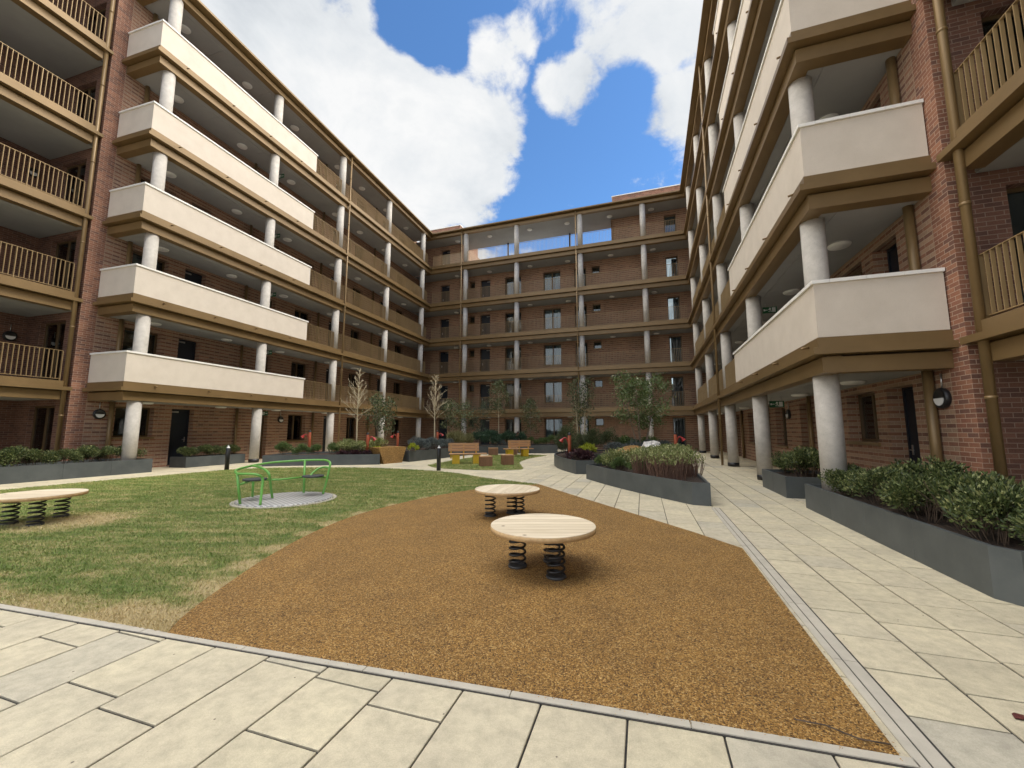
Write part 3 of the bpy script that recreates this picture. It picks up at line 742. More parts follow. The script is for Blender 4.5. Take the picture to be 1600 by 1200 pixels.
# concrete edging strips
kd = Vector((6.09, -1.61)).normalized(); kn = Vector((kd.y, -kd.x))
m = MB(); A = Vector((-16.2, 6.73)); B = Vector((1.80, 1.985))
kd = (B - A).normalized(); kn = Vector((kd.y, -kd.x)); ln = (B - A).length; k = int(ln / .9)
for i in range(k):
    p = A + kd * (i * ln / k + .003); q = A + kd * ((i + 1) * ln / k - .003)
    m.prism([tuple(p), tuple(q), tuple(q + kn * .052), tuple(p + kn * .052)], -.01, .009)
A2 = Vector((1.775, 1.93)); B2 = Vector((3.79, 7.9)); d2 = (B2 - A2).normalized(); n2 = Vector((d2.y, -d2.x)); ln = (B2 - A2).length; k = 7
for i in range(k):
    p = A2 + d2 * (i * ln / k + .003); q = A2 + d2 * ((i + 1) * ln / k - .003)
    m.prism([tuple(p), tuple(q), tuple(q + n2 * .05), tuple(p + n2 * .05)], -.01, .009)
    m.prism([tuple(p + n2 * .06), tuple(q + n2 * .06), tuple(q + n2 * .135), tuple(p + n2 * .135)], -.01, .0075)
tag(m.build('kerb_edging', M['kerb']), kind='structure')
# joint sand showing beside the strips
m = MB(); p, q = A2, B2
m.prism([tuple(p + n2 * .045), tuple(q + n2 * .045), tuple(q + n2 * .15), tuple(p + n2 * .15)], -.005, .0035); p, q = A, B
m.prism([tuple(p + kn * .045), tuple(q + kn * .045), tuple(q + kn * .062), tuple(p + kn * .062)], -.005, .0035)
tag(m.build('drain_channel', M['joint']), kind='structure')

# grass blades
def inside(poly, X, Y):
    c = np.zeros(len(X), bool); n = len(poly)
    for i in range(n):
        x1, y1 = poly[i]; x2, y2 = poly[(i + 1) % n]
        if y1 == y2: continue
        t = ((y1 > Y) != (y2 > Y)) & (X < (x2 - x1) * (Y - y1) / (y2 - y1) + x1); c ^= t
    return c
def grass(name, poly, n, bias, zb=.008, h=(.012, .030)):
    xs = [p[0] for p in poly]; ys = [p[1] for p in poly]
    X = rng.uniform(min(xs), max(xs), n); Y = min(ys) + (max(ys) - min(ys)) * rng.random(n) ** bias
    k = inside(poly, X, Y); X, Y = X[k], Y[k]; n = len(X)
    hh = rng.uniform(*h, n) * (1 + .15 * Y / 10); a = rng.uniform(0, 2 * np.pi, n); w = rng.uniform(.0016, .0032, n) * (1 + .14 * Y)
    lean = rng.uniform(.2, 1.1, n) * hh; la = rng.uniform(0, 2 * np.pi, n)
    V = np.zeros((n, 3, 3), np.float32)
    V[:, 0] = np.stack([X - np.cos(a) * w, Y - np.sin(a) * w, np.full(n, zb)], 1); V[:, 1] = np.stack([X + np.cos(a) * w, Y + np.sin(a) * w, np.full(n, zb)], 1)
    V[:, 2] = np.stack([X + np.cos(la) * lean, Y + np.sin(la) * lean, zb + hh], 1)
    return tag(link(name, fast(name, V.reshape(-1, 3), np.arange(n * 3).reshape(-1, 3), M['blade'])), label=None, kind='stuff')
o = grass('grass', lawn, 520000, 1.8); tag(o, 'short patchy mown grass with straw coloured worn spots', 'grass')
o = grass('grass', isl, 45000, 1.0); tag(o, 'small island of grass under the benches and wooden cubes', 'grass')
# loose crumbs lying on the rubber
def crumbs(n):
    xs = [p[0] for p in rub]; ys = [p[1] for p in rub]
    X = rng.uniform(min(xs), max(xs), n); Y = 1.9 + 6 * rng.random(n) ** 1.8
    k = inside(rub, X, Y); X, Y = X[k], Y[k]; n = len(X); X = X + rng.normal(0, .022, n); Y = Y + rng.normal(0, .022, n); s = rng.uniform(.002, .0048, n)
    V = np.zeros((n, 4, 3), np.float32); base = np.stack([X, Y, np.full(n, .012)], 1)
    for i in range(4):
        d = rng.normal(0, 1, (n, 3)); d[:, 2] = np.abs(d[:, 2]) if i == 3 else 0; d /= np.linalg.norm(d, axis=1)[:, None]; V[:, i] = base + d * s[:, None]
    ix = np.arange(n)[:, None] * 4
    Fc = np.concatenate([ix + np.array([[0, 1, 3]]), ix + np.array([[1, 2, 3]]), ix + np.array([[2, 0, 3]])])
    mt = leafmat('rubber_chips', [(0, (.085, .038, .008)), (.4, (.30, .148, .028)), (.8, (.44, .235, .058)), (1, (.56, .36, .135))], .75, 0.)
    return link('rubber_crumb', fast('rubber_crumb', V.reshape(-1, 3), Fc, mt))
tag(crumbs(130000), 'loose tan rubber granules covering the play surface', 'rubber granules', kind='stuff')

# ------------------------------------------------------------------ planters
def planter(poly, h, label, F=W, group='dark grey steel planters', joints=1.25):
    P = [F.w(p[0], p[1], 0) for p in poly]; c = sum(P, Vector()) / len(P); c.z = .012 if False else 0
    t = thing('planter', label, 'planter', c, group=group)
    q = [(p.x - c.x, p.y - c.y) for p in P]; n = len(q)
    ar = sum(q[i][0] * q[(i + 1) % n][1] - q[(i + 1) % n][0] * q[i][1] for i in range(n))
    if ar < 0: q = q[::-1]
    def inset(d):
        out = []
        for i in range(n):
            a, b, cc = Vector(q[i - 1]), Vector(q[i]), Vector(q[(i + 1) % n])
            d1 = (b - a).normalized(); d2 = (cc - b).normalized(); n1 = Vector((-d1.y, d1.x)); n2 = Vector((-d2.y, d2.x))
            mm = (n1 + n2).normalized(); out.append(tuple(b + mm * (d / max(.35, mm.dot(n1)))))
        return out
    q0 = q; q1 = inset(.05); m = MB()
    for i in range(n):
        l = (i + 1) % n; a, b = Vector(q0[i]), Vector(q0[l]); ln = (b - a).length; k = max(1, round(ln / joints))
        ai, bi = Vector(q1[i]), Vector(q1[l])
        for j in range(k):
            s0, s1 = j / k, (j + 1) / k; g = min(.004 / max(ln, .01), .2 / k) if k > 1 else 0
            if j > 0: s0 += g
            if j < k - 1: s1 -= g
            p0, p1 = a.lerp(b, s0), a.lerp(b, s1); r0, r1 = ai.lerp(bi, s0), ai.lerp(bi, s1)
            m.quad((*p0, .0), (*p1, .0), (*p1, h), (*p0, h)); m.quad((*p0, h), (*p1, h), (*r1, h), (*r0, h)); m.quad((*r0, h), (*r1, h), (*r1, h - .14), (*r0, h - .14))
            if j < k - 1:
                gp = a.lerp(b, s1 + 2 * g); dd = (ai - a).normalized() * .006
                m.quad((*(p1), 0), (*(p1 + dd), 0), (*(p1 + dd), h - .001), (*p1, h - .001)); m.quad((*(gp + dd), 0), (*gp, 0), (*gp, h - .001), (*(gp + dd), h - .001))
                m.quad((*(p1 + dd), 0), (*(gp + dd), 0), (*(gp + dd), h - .001), (*(p1 + dd), h - .001))
    m.build('side_panels', M['planter'], W, t)
    s = MB(); i2 = inset(.049)
    # soil as a lumpy sheet
    s.prism(i2, h - .2, h - .07); s.build('soil', M['soil'], W, t)
    return t
planter([(20.32, .0), (24.70, -.04), (24.86, -.16), (24.9, -1.7), (20.36, -1.7)], .45, 'long dark grey planter at the right edge, wrapped round the nearest column', FR)
planter([(17.29, .02), (19.17, -.0), (19.17, -1.15), (17.29, -1.15)], .455, 'small dark grey planter behind the long one on the right', FR)
planter([(20.02, -.08), (20.02, -1.55), (27.5, -1.55), (27.5, -.35), (23.4, -.35)], .465, 'long low dark grey planter at the left edge below the brick pier', FL)
planter([(15.98, -.62), (18.55, -.58), (18.55, -1.45), (15.98, -1.45)], .41, 'short dark grey planter behind the left bollard', FL)
planter(catmull([(2.25, 12.45), (2.55, 11.1), (2.95, 9.75), (3.35, 8.7), (3.56, 8.16)], 3) + [(3.86, 8.02), (6.0, 14.3), (5.2, 14.2), (4.0, 13.2)], .435, 'pointed dark grey planter in the middle of the right path', W)
planter(catmull([(2.13, 13.7), (1.86, 15.1), (1.75, 16.4), (1.85, 17.8), (2.3, 19.3), (3.3, 20.7)], 3) + [(5.6, 21.2), (7.4, 19.6), (7.0, 17.0), (5.6, 17.0), (3.7, 17.6), (2.95, 16.2), (2.75, 13.75)], .45, 'curved dark grey planter left of the pointed one', W)
planter(catmull([(-10.1, 16.55), (-8.97, 16.85), (-7.3, 17.15), (-5.66, 17.5)], 3) + [(-5.9, 18.4), (-6.3, 19.9), (-8.2, 20.2), (-10.3, 18.6)], .44, 'dark grey planter behind the green roundabout', W)
planter(catmull([(-4.75, 18.9), (-4.25, 20.0), (-3.6, 21.4), (-2.75, 23.6), (-2.0, 24.75), (-.8, 25.3), (1.2, 25.75), (2.9, 26.0)], 2) + [(3.0, 28.3), (0.5, 28.6), (-2.5, 27.8), (-4.7, 25.2), (-5.7, 22.6), (-5.6, 19.7)], .5, 'far dark grey planter curving behind the benches', W)
# rubber mounds between the planters
m = MB(); prof = []
o = MB(); o.lathe([(1.75, 0), (1.5, .25), (1.2, .52), (.85, .74), (.45, .88), (.001, .93)], 0, 0, 36)
t = o.build('rubber_mound', M['rubber']); t.location = (4.75, 15.9, .0); t.scale = (.72, .72, .95); tag(t, 'tan rubber play mound rising behind the pointed planter', 'play mound')
m = MB(); a = Vector((-5.55, 17.72)); b = Vector((-5.0, 18.6)); dr = (b - a).normalized(); nr = Vector((-dr.y, dr.x))
tl, t_r = a - dr * .20 + nr * .10, b + dr * .34 + nr * .10; bl, b_r = tl + nr * 1.3, t_r + nr * 1.3; gl, g_r = a + nr * 2.2, b + nr * 2.2
m.quad((*a, 0), (*b, 0), (*t_r, .70), (*tl, .70)); m.quad((*tl, .70), (*t_r, .70), (*b_r, .70), (*bl, .70)); m.quad((*bl, .70), (*b_r, .70), (*g_r, 0), (*gl, 0))
m.quad((*a, 0), (*tl, .70), (*bl, .70), (*gl, 0)); m.quad((*b, 0), (*g_r, 0), (*b_r, .70), (*t_r, .70))
tag(m.build('rubber_ramp', M['rubber']), 'tan rubber ramp in the gap between two dark planters', 'play ramp')

# ------------------------------------------------------------------ foliage
def leaves(n, fn, size, up=.5, asp=.5, bend=.25, clump=None):
    """n small folded leaves at points fn(n) -> (P, outward)"""
    P, O = fn(n); n = len(P)
    d = O + rng.normal(0, .7, (n, 3)); d[:, 2] += up; d /= np.linalg.norm(d, axis=1)[:, None] + 1e-9      # leaf direction
    s = np.cross(d, rng.normal(0, 1, (n, 3))); s /= np.linalg.norm(s, axis=1)[:, None] + 1e-9
    nn = np.cross(d, s); l = rng.uniform(size[0], size[1], n)[:, None]; w = l * asp
    V = np.zeros((n, 4, 3), np.float32)
    V[:, 0] = P; V[:, 1] = P + d * l * .5 + s * w * .5 + nn * l * bend * .3; V[:, 2] = P + d * l - nn * l * bend * .25; V[:, 3] = P + d * l * .5 - s * w * .5 + nn * l * bend * .3
    ix = np.arange(n)[:, None] * 4
    return V.reshape(-1, 3), ix + np.array([[0, 1, 2, 3]])
def blob_pts(rx, ry, rz, zc, lumps=9, hollow=.55, seed=0):
    r_ = np.random.default_rng(seed); C = r_.normal(0, 1, (lumps, 3)); C /= np.linalg.norm(C, axis=1)[:, None]; C[:, 2] = np.abs(C[:, 2]) * .9 - .15
    Rr = r_.uniform(.22, .48, lumps)
    def fn(n):
        k = rng.integers(0, lumps, n); q = rng.normal(0, 1, (n, 3)); q /= np.linalg.norm(q, axis=1)[:, None]
        rad = Rr[k][:, None] * (rng.random((n, 1)) ** .45)
        p = C[k] * .62 + q * rad
        o = p / (np.linalg.norm(p, axis=1)[:, None] + 1e-6)
        P = p * np.array([rx, ry, rz]); P[:, 2] += zc; ok = P[:, 2] > .0
        return P[ok], o[ok]
    return fn
def shrub_mesh(name, mat, r, h, n, size, seed, up=.5, asp=.5):
    V, Fc = leaves(n, blob_pts(r, r, h * .62, h * .42, 11, seed=seed), size, up, asp); return fast(name, V, Fc, mat)
def stems_mesh(name, mat, r, h, n, rad=.006, seed=0):
    q = random.Random(seed); m = MB()
    for i in range(n):
        a = q.random() * 6.28; s = q.random() ** .5; x, y = .35 * r * s * math.cos(a), .35 * r * s * math.sin(a)
        k = q.uniform(.5, 1.); m.tube([(x, y, 0), (x * 1.5 + q.gauss(0, .02), y * 1.5 + q.gauss(0, .02), h * .5 * k), (x * 2.4 + q.gauss(0, .04), y * 2.4 + q.gauss(0, .04), h * k)], [rad, rad * .8, rad * .4], 5, False)
    return m.mesh(name, mat, W, False)
def make_kind(kind, mat, r, h, n, size, var=3, up=.5, asp=.5, stems=(14, .006), smat='bark_dark'):
    return [(shrub_mesh(kind + '_leaves', LM[mat], r, h, n, size, 100 * i + len(kind), up, asp), stems_mesh(kind + '_stems', M[smat], r, h * .8, stems[0], stems[1], i)) for i in range(var)]
K = {
 'hedge': make_kind('hedge', 'hedge', .50, .66, 4300, (.030, .066), 6, .7, .5),
 'dark': make_kind('dark', 'dark', .75, .95, 3600, (.05, .10), 3, .4, .42),
 'mid': make_kind('mid', 'mid', .55, .75, 2400, (.05, .10), 3, .6, .4),
 'tallmid': make_kind('tallmid', 'olive', .62, 1.35, 3200, (.045, .09), 3, .7, .32),
 'grey': make_kind('grey', 'grey', .5, .6, 2200, (.05, .10), 3, .9, .2),
 'cream': make_kind('cream', 'cream', .5, .62, 1500, (.045, .085), 4, .8, .45, (46, .007)),
 'lime': make_kind('lime', 'lime', .27, .36, 650, (.05, .09), 2, .8, .5),
 'purple': make_kind('purple', 'purple', .40, .36, 1100, (.06, .11), 3, .4, .75),
 'straw': make_kind('straw', 'straw', .5, .75, 2600, (.14, .30), 2, 1.8, .06),
}
# twiggy brown plants: bare stems with a leafy top
def twiggy(i):
    q = np.random.default_rng(50 + i)
    def fn(n):
        a = q.uniform(0, 6.28, n); s = q.random(n) ** .5 * .5; P = np.stack([np.cos(a) * s, np.sin(a) * s, q.uniform(.40, .68, n) - .12 * s], 1)
        return P, np.tile(np.array([[0, 0, .6]]), (n, 1))
    V, Fc = leaves(520, fn, (.04, .085), .7, .45)
    m = MB(); r = random.Random(i)
    for k in range(120):
        a = r.random() * 6.28; s = r.random() ** .5 * .46; x, y = s * math.cos(a), s * math.sin(a); z = r.uniform(.35, .60)
        m.tube([(x * .85, y * .85, -.04), (x + r.gauss(0, .02), y + r.gauss(0, .02), z * .55), (x * 1.06 + r.gauss(0, .03), y * 1.06 + r.gauss(0, .03), z)], [.007, .006, .0035], 5, False)
    return fast('twiggy_leaves', V, Fc, LM['cream']), m.mesh('twiggy_stems', M['bark_red'], W, False)
K['twiggy'] = [twiggy(i) for i in range(3)]
def shrub(kind, x, y, z, label, sc=1., group=None, name='shrub'):
    lv, st = random.choice(K[kind])
    o = thing(name, label, 'shrub' if name == 'shrub' else 'plant', (x, y, z), random.random() * 6.28, group)
    o.scale = (sc, sc, sc * random.uniform(.92, 1.08))
    link('foliage', lv, o); link('stems', st, o); return o
def many(kind, pts, z, label, group, sc=(.85, 1.1), name='shrub'):
    for p in pts: shrub(kind, p[0], p[1], z, label, random.uniform(*sc), group, name)
P_ = lambda F, u, n: tuple(F.w(u, n, 0))[:2]
many('hedge', [P_(FR, 20.62 + .52 * i, -.50 + (.12 if i % 2 else -.10)) for i in range(9)] + [P_(FR, 20.95 + .7 * i, -1.2) for i in range(6)], .37, 'glossy green shrub in the long planter at the right edge', 'shrubs in the long right planter', (.76, 1.14))
many('hedge', [P_(FR, 17.75, -.55), P_(FR, 18.35, -.62), P_(FR, 18.85, -.5)], .38, 'glossy green shrub in the small planter on the right', 'shrubs in the small right planter', (1.0, 1.15))
many('hedge', [P_(FL, 20.42 + .56 * i, -.66 - .02 * i) for i in range(11)], .38, 'glossy dark green shrub in the long planter at the left edge', 'shrubs in the long left planter', (.88, 1.02))
many('hedge', [P_(FL, 16.35, -1.0), P_(FL, 17.0, -1.02), P_(FL, 17.6, -1.0), P_(FL, 18.2, -1.0)], .34, 'glossy dark green shrub in the short planter behind the left bollard', 'shrubs in the short left planter', (.82, .95))
# pointed planter
many('twiggy', [(3.55, 9.3), (3.95, 10.2), (4.2, 9.9), (3.35, 10.1), (4.45, 10.9), (3.7, 11.0), (4.75, 11.9), (4.1, 11.7), (5.1, 12.8)], .36, 'brown twiggy shrub with pale leafy tops in the pointed planter', 'twiggy shrubs in the pointed planter', (.84, 1.02))
many('cream', [(3.0, 11.8), (3.5, 12.4), (4.3, 12.8), (4.9, 13.3)], .36, 'cream and green leaved shrub at the back of the pointed planter', 'cream leaved shrubs in the pointed planter', (.9, 1.1))
many('mid', [(2.75, 12.1), (2.95, 11.1), (3.2, 10.4)], .36, 'low green shrub at the left end of the pointed planter', 'green shrubs in the pointed planter', (.5, .62))
# curved planter
many('tallmid', [(2.25, 16.3), (2.35, 17.4), (2.9, 18.4), (3.7, 18.9), (4.6, 19.0)], .4, 'tall loose olive green shrub in the curved planter', 'tall shrubs in the curved planter', (.8, 1.05))
many('purple', [(2.45, 14.3), (2.4, 15.0), (2.45, 15.6)], .4, 'low dark purple leaved plant at the front of the curved planter', 'purple plants in the curved planter', (.9, 1.1), 'purple_plant')
many('lime', [(2.9, 16.7), (3.25, 17.5)], .4, 'bright lime green plant in the curved planter behind the purple ones', 'lime plants in the curved planter', (1.2, 1.4), 'lime_plant')
many('grey', [(4.5, 17.8), (5.2, 17.5), (5.9, 17.5), (6.5, 17.6)], .4, 'grey green bushy plant behind the right rubber mound', 'grey plants behind the right mound', (.9, 1.2))
many('mid', [(5.6, 20.2), (6.5, 19.3), (3.9, 20.1)], .4, 'green shrub below the big leafy multi stem tree', 'green shrubs round the big tree', (1., 1.3))
# planter behind the roundabout
many('mid', [(-9.6, 17.1), (-9.0, 17.45), (-8.4, 17.5), (-7.9, 18.0)], .37, 'bright mid green shrub at the left of the planter behind the roundabout', 'green shrubs behind the roundabout', (.62, .8))
many('cream', [(-7.5, 18.2), (-7.0, 18.5), (-6.6, 18.2), (-6.9, 19.1), (-7.7, 19.0), (-6.2, 18.7)], .37, 'cream tinged shrub round the first bare tree', 'cream shrubs round the first bare tree', (1.0, 1.25))
many('purple', [(-7.3, 17.6), (-6.8, 17.7), (-6.3, 17.8)], .36, 'low dark leaved plant at the rim of the planter behind the roundabout', 'dark plants behind the roundabout', (.6, .75), 'dark_plant')
for x, y, s in ((-6.02, 18.35, 'left'), (-4.62, 19.1, 'right')): shrub('lime', x, y, .42 if s == 'left' else .48, 'yellow lime plant at the top %s corner of the rubber ramp' % s, .95, None, 'lime_plant')
# far planter
many('grey', [(-4.5, 20.3), (-4.1, 21.0), (-3.8, 21.9), (-4.4, 21.6), (-3.5, 22.6), (-4.9, 20.9)], .45, 'grey green bushy plant at the left of the far planter', 'grey plants in the far planter', (.95, 1.2))
many('straw', [(-3.3, 23.9), (-2.9, 24.7)], .45, 'feathery straw coloured grass clump in the far planter', 'grass clumps in the far planter', (1.1, 1.3), 'grass_clump')
many('dark', [(-2.2, 25.5), (-1.3, 25.9), (-.3, 26.1), (.5, 26.4)], .45, 'dense dark green bush behind the first bench', 'dark bushes behind the first bench', (1.05, 1.25))
many('mid', [(1.3, 26.5), (2.1, 26.7), (2.7, 27.2)], .45, 'mid green shrub at the right end of the far planter', 'green shrubs in the far planter', (.8, 1.0))
many('grey', [(-.6, 25.55), (.2, 25.7), (.9, 25.9)], .45, 'small grey green plant at the rim of the far planter', 'rim plants in the far planter', (.6, .75))
many('dark', [(3.6, 27.6), (4.8, 26.6), (6.6, 22.5)], .0, 'dark green bush on the ground below the far wing', 'dark bushes by the far wing', (1.0, 1.2))

# trees
def grow(m, p, d, ln, rad, lvl, q, tips, spread=.55, up=.25, kids=(3, 5), kmin=.25, seg=4, wig=.05, decay=.55, twig=.0035):
    pts = [Vector(p)]; dd = Vector(d).normalized()
    for i in range(seg):
        dd = (dd + Vector((q.gauss(0, wig), q.gauss(0, wig), q.gauss(0, wig) + up * .12))).normalized(); pts.append(pts[-1] + dd * ln / seg)
    m.tube(pts, [max(twig, rad * (1 - .72 * i / seg)) for i in range(seg + 1)], 7 if lvl > 1 else 5, False)
    if lvl == 0: tips.append((pts[-1], dd)); tips.append((pts[-2], dd)); return
    for k in range(q.randint(*kids)):
        t = q.uniform(kmin, .98); f = t * seg; i = min(int(f), seg - 1); b = pts[i].lerp(pts[i + 1], f - i)
        a = q.random() * 6.28; x = dd.cross(Vector((math.cos(a), math.sin(a), .3))).normalized()
        nd = (dd * (1 - spread) + x * spread + Vector((0, 0, up))).normalized()
        grow(m, b, nd, ln * decay * q.uniform(.75, 1.15) * (1.15 - .5 * t), rad * .5, lvl - 1, q, tips, spread, up, kids, kmin, seg, wig, decay, twig)
    tips.append((pts[-1], dd))
def tip_leaves(tips, n, size, sp, mat, asp=.5, up=.1):
    T = np.array([tuple(t[0]) for t in tips]); 
    def fn(n):
        k = rng.integers(0, len(T), n); P = T[k] + rng.normal(0, sp, (n, 3)); return P, rng.normal(0, .6, (n, 3))
    V, Fc = leaves(n, fn, size, up, asp); return fast('leaves', V, Fc, mat)
def bare_tree(x, y, z, h, label, seed):
    t = thing('bare_tree', label, 'tree', (x, y, z)); q = random.Random(seed); m = MB(); tips = []
    m.tube([(0, 0, -.08), (.01, 0, h * .2), (-.01, .01, h * .42), (0, 0, h * .7), (.02, 0, h)], [.036, .032, .028, .016, .004], 8); m.build('trunk', M['bark_pale'], W, t)
    c = MB()
    for k in range(34):
        f = .38 + .60 * (k / 33); z0 = h * f; a = k * 2.4 + q.gauss(0, .3); ln = (1.12 * (1 - f) ** .8 + .12) * q.uniform(.8, 1.1) * h / 3.5
        grow(c, (0, 0, z0), (math.cos(a) * .8, math.sin(a) * .8, .75), ln, .011, 1, q, tips, .5, .42, (3, 6), .2, 4, .10, .42, .0055)
    c.build('crown', M['bark_pale'], W, t); return t
bare_tree(-7.19, 18.8, .37, 3.95, 'bare pale twigged young tree in the planter behind the roundabout', 2)
bare_tree(-4.3, 22.5, .43, 4.1, 'bare pale twigged young tree in the far planter, nearer the corner of the wings', 5)
def leafy(name, x, y, z, h, w, z0, label, seed, mat, n, size, bark='bark', stems=1, sp=.09, lv=2, tr=.03, upw=.35):
    t = thing(name, label, 'tree', (x, y, z)); q = random.Random(seed); m = MB(); c = MB(); tips = []
    for s in range(stems):
        a = s * 6.28 / max(stems, 1) + .4; r = 0 if stems == 1 else .16
        base = Vector((math.cos(a) * r * .5, math.sin(a) * r * .5, -.06)); lean = Vector((math.cos(a), math.sin(a), 0)) * (w * .30 if stems > 1 else 0)
        top = Vector((0, 0, h * q.uniform(.86, 1.))) + lean
        P = [base.lerp(top, f) + Vector((q.gauss(0, .02), q.gauss(0, .02), 0)) + lean * (f - f * f) * .3 for f in (0, .25, .5, .75, 1)]
        m.tube(P, [tr, tr * .85, tr * .65, tr * .42, tr * .12], 8)
        for k in range(int(22 / max(1, stems ** .6))):
            f = z0 / h + (1 - z0 / h) * (k + .5) / (22 / max(1, stems ** .6)); i = min(int(f * 4), 3); b = P[i].lerp(P[i + 1], f * 4 - i)
            an = k * 2.4 + q.random(); ff = (f - z0 / h) / (1 - z0 / h)
            ln = w * .5 * (math.sin(math.pi * min(1, ff * .75 + .25)) ** .7) * q.uniform(.6, 1.1) * (.7 if stems > 1 else 1)
            grow(c, b, (math.cos(an), math.sin(an), upw + .3), max(.12, ln), tr * .28, lv - 1, q, tips, .55, .2, (3, 5), .25, 4, .08, .5, .003)
    m.build('trunk', M[bark], W, t); o = c.build('crown', M[bark], W, t)
    link('leaves', tip_leaves(tips, n, size, sp, LM[mat]), o); return t
leafy('leafy_tree', 5.75, 18.0, .38, 3.75, 2.6, 1.0, 'big multi stem leafy tree in front of the far wing, right of centre', 3, 'fresh', 4200, (.085, .15), 'bark', 5, .12, 2, .030)
leafy('slender_tree', 3.45, 20.2, .38, 4.1, 1.3, 1.3, 'tall slender tree with thin leaves against the central column of the far wing', 4, 'olive', 1500, (.08, .13), 'bark_pale', 2, .10, 2, .038)
leafy('young_tree', -.87, 26.5, .43, 4.3, 1.5, 1.9, 'small round headed tree with a straight thin stem behind the first bench', 6, 'olive', 1500, (.08, .14), 'bark_pale', 1, .09, 2, .028)
leafy('young_tree', 1.22, 26.9, .43, 3.3, 1.6, .7, 'loose leafy young tree right of the middle column of the far wing', 7, 'olive', 1300, (.08, .14), 'bark', 1, .11, 2, .026)
leafy('young_tree', -6.35, 19.6, .38, 2.85, 1.7, 1.0, 'low multi stem tree in dull green leaf beside the first bare tree', 8, 'olive', 1500, (.08, .14), 'bark', 3, .11, 2, .018)
leafy('young_tree', -3.6, 25.4, .43, 2.9, 2.2, .9, 'low spreading dull green tree beside the second bare tree', 9, 'olive', 1700, (.08, .14), 'bark', 3, .13, 2, .02)
leafy('young_tree', -2.4, 27.0, .43, 3.0, 1.9, .9, 'dark sparse tree by the far wing door, left of the round headed tree', 10, 'dark', 1300, (.06, .11), 'bark', 2, .12, 2, .02)
for i, (u, n) in enumerate(((4.9, -4.4), (11.2, -4.4))):
    p = FB.w(u, n, FLOOR[5]); leafy('terrace_plant', p.x, p.y, p.z, 1.9, 1.6, .5, 'small plant on the roof terrace, %s one against the sky' % ('left' if i == 0 else 'right'), 20 + i, 'dark', 500, (.07, .13), 'bark', 3, .1, 2, .02)

# ------------------------------------------------------------------ play equipment
def sprung_table(x, y, z, label, ang, legs, r=.555, top=.455):
    t = thing('sprung_table', label, 'sprung table', (x, y, z), 0, 'round wooden tables on black springs')
    m = MB(); th = .052; w = .122; rows = int(2 * r / w) + 2
    # boards cut to a disc, each with a hairline gap
    k0 = -math.ceil(r / w)
    ca, sa = math.cos(ang), math.sin(ang)
    for k in range(k0, -k0):
        y0, y1 = k * w + .0034, (k + 1) * w - .0034
        y0, y1 = max(y0, -r + .001), min(y1, r - .001)
        if y1 <= y0: continue
        up = [(math.sqrt(max(r * r - yy * yy, 0)), yy) for yy in np.linspace(y0, y1, 9)]
        poly = up + [(-a, b) for a, b in up[::-1]]
        poly = [(a * ca - b * sa, a * sa + b * ca) for a, b in poly]
        m.prism(poly, top - th, top, True, True)
    o = m.build('tabletop', M['pine' + ('' if abs(ang) < .01 else '_b')], W, t)
    rim = MB(); rim.lathe([(r - .002, top - th - .0), (r + .003, top - th + .001), (r + .003, top - .006), (r - .004, top - .005)], 0, 0, 72); rim.build('edge_band', M['pine_edge'], W, o)
    for lx, ly in legs:
        s = MB(); N_ = 5.4; R0 = .084; P = []
        zt = top - th
        for i in range(int(N_ * 16) + 1):
            f = i / (N_ * 16); a = f * N_ * 2 * math.pi; zz = .02 + f * (zt - .035)
            P.append((lx + R0 * math.cos(a), ly + R0 * math.sin(a), zz))
        s.tube(P, .0130, 8); s.build('spring', M['black'], W, t)
        b = MB(); b.cyl(lx, ly, .0, .022, .10, 20); b.build('mounting_plate', M['steel_dark'], W, t)
        b = MB(); b.cyl(lx, ly, zt - .018, zt - .001, .098, 20); b.build('mounting_plate', M['steel_dark'], W, t)
    return t
M['pine_b'] = planks('pale_pine_boards_turned', .122, (.68, .56, .39), (.82, .72, .55), 0, R(-75)); M['steel_dark'] = mottled('dark_steel', (.05, .05, .05), (.10, .10, .10), 12, .5, .5, bs=0)
lg = [(-.24, .08), (.17, -.2), (.14, .22)]
sprung_table(.33, 4.46, .012, 'round pale wooden table on black springs, the nearest one on the tan rubber', 0., [(-.27, .07), (.11, -.25), (.12, .24)])
sprung_table(-.08, 7.12, .012, 'round pale wooden table on black springs, second one on the rubber behind the nearest', R(75), [(-.29, -.03), (.08, .19), (.21, .16)])
sprung_table(-7.6, 6.62, .008, 'round pale wooden table on black springs standing on the lawn at the left edge', 0., [(-.26, -.11), (.24, -.19), (-.04, .42)], .565, .45)

# roundabout
t = thing('roundabout', 'bright green tubular roundabout with two seats on a round steel platform in the lawn', 'roundabout', (-4.76, 8.72, .01))
m = MB(); m.lathe([(.90, .0), (.90, .028), (.88, .034), (.001, .036)], 0, 0, 64); m.build('platform', M['tread'], W, t)
m = MB(); m.lathe([(.985, .0), (.985, .012), (.91, .014), (.905, .0)], 0, 0, 64); m.build('ring', M['kerb'], W, t)
def arc(r, a0, a1, z0, z1, n=14): return [(r * math.cos(R(a0 + (a1 - a0) * i / n)), r * math.sin(R(a0 + (a1 - a0) * i / n)), z0 + (z1 - z0) * i / n) for i in range(n + 1)]
def smooth(P, n=6):
    out = []; k = len(P)
    for i in range(k - 1):
        p0, p1, p2, p3 = P[max(i - 1, 0)], P[i], P[i + 1], P[min(i + 2, k - 1)]
        for j in range(n):
            s = j / n; out.append(tuple(.5 * (2 * p1[d] + (p2[d] - p0[d]) * s + (2 * p0[d] - 5 * p1[d] + 4 * p2[d] - p3[d]) * s * s + (3 * p1[d] - p0[d] - 3 * p2[d] + p3[d]) * s ** 3) for d in range(3)))
    out.append(P[-1]); return out
tr = .024
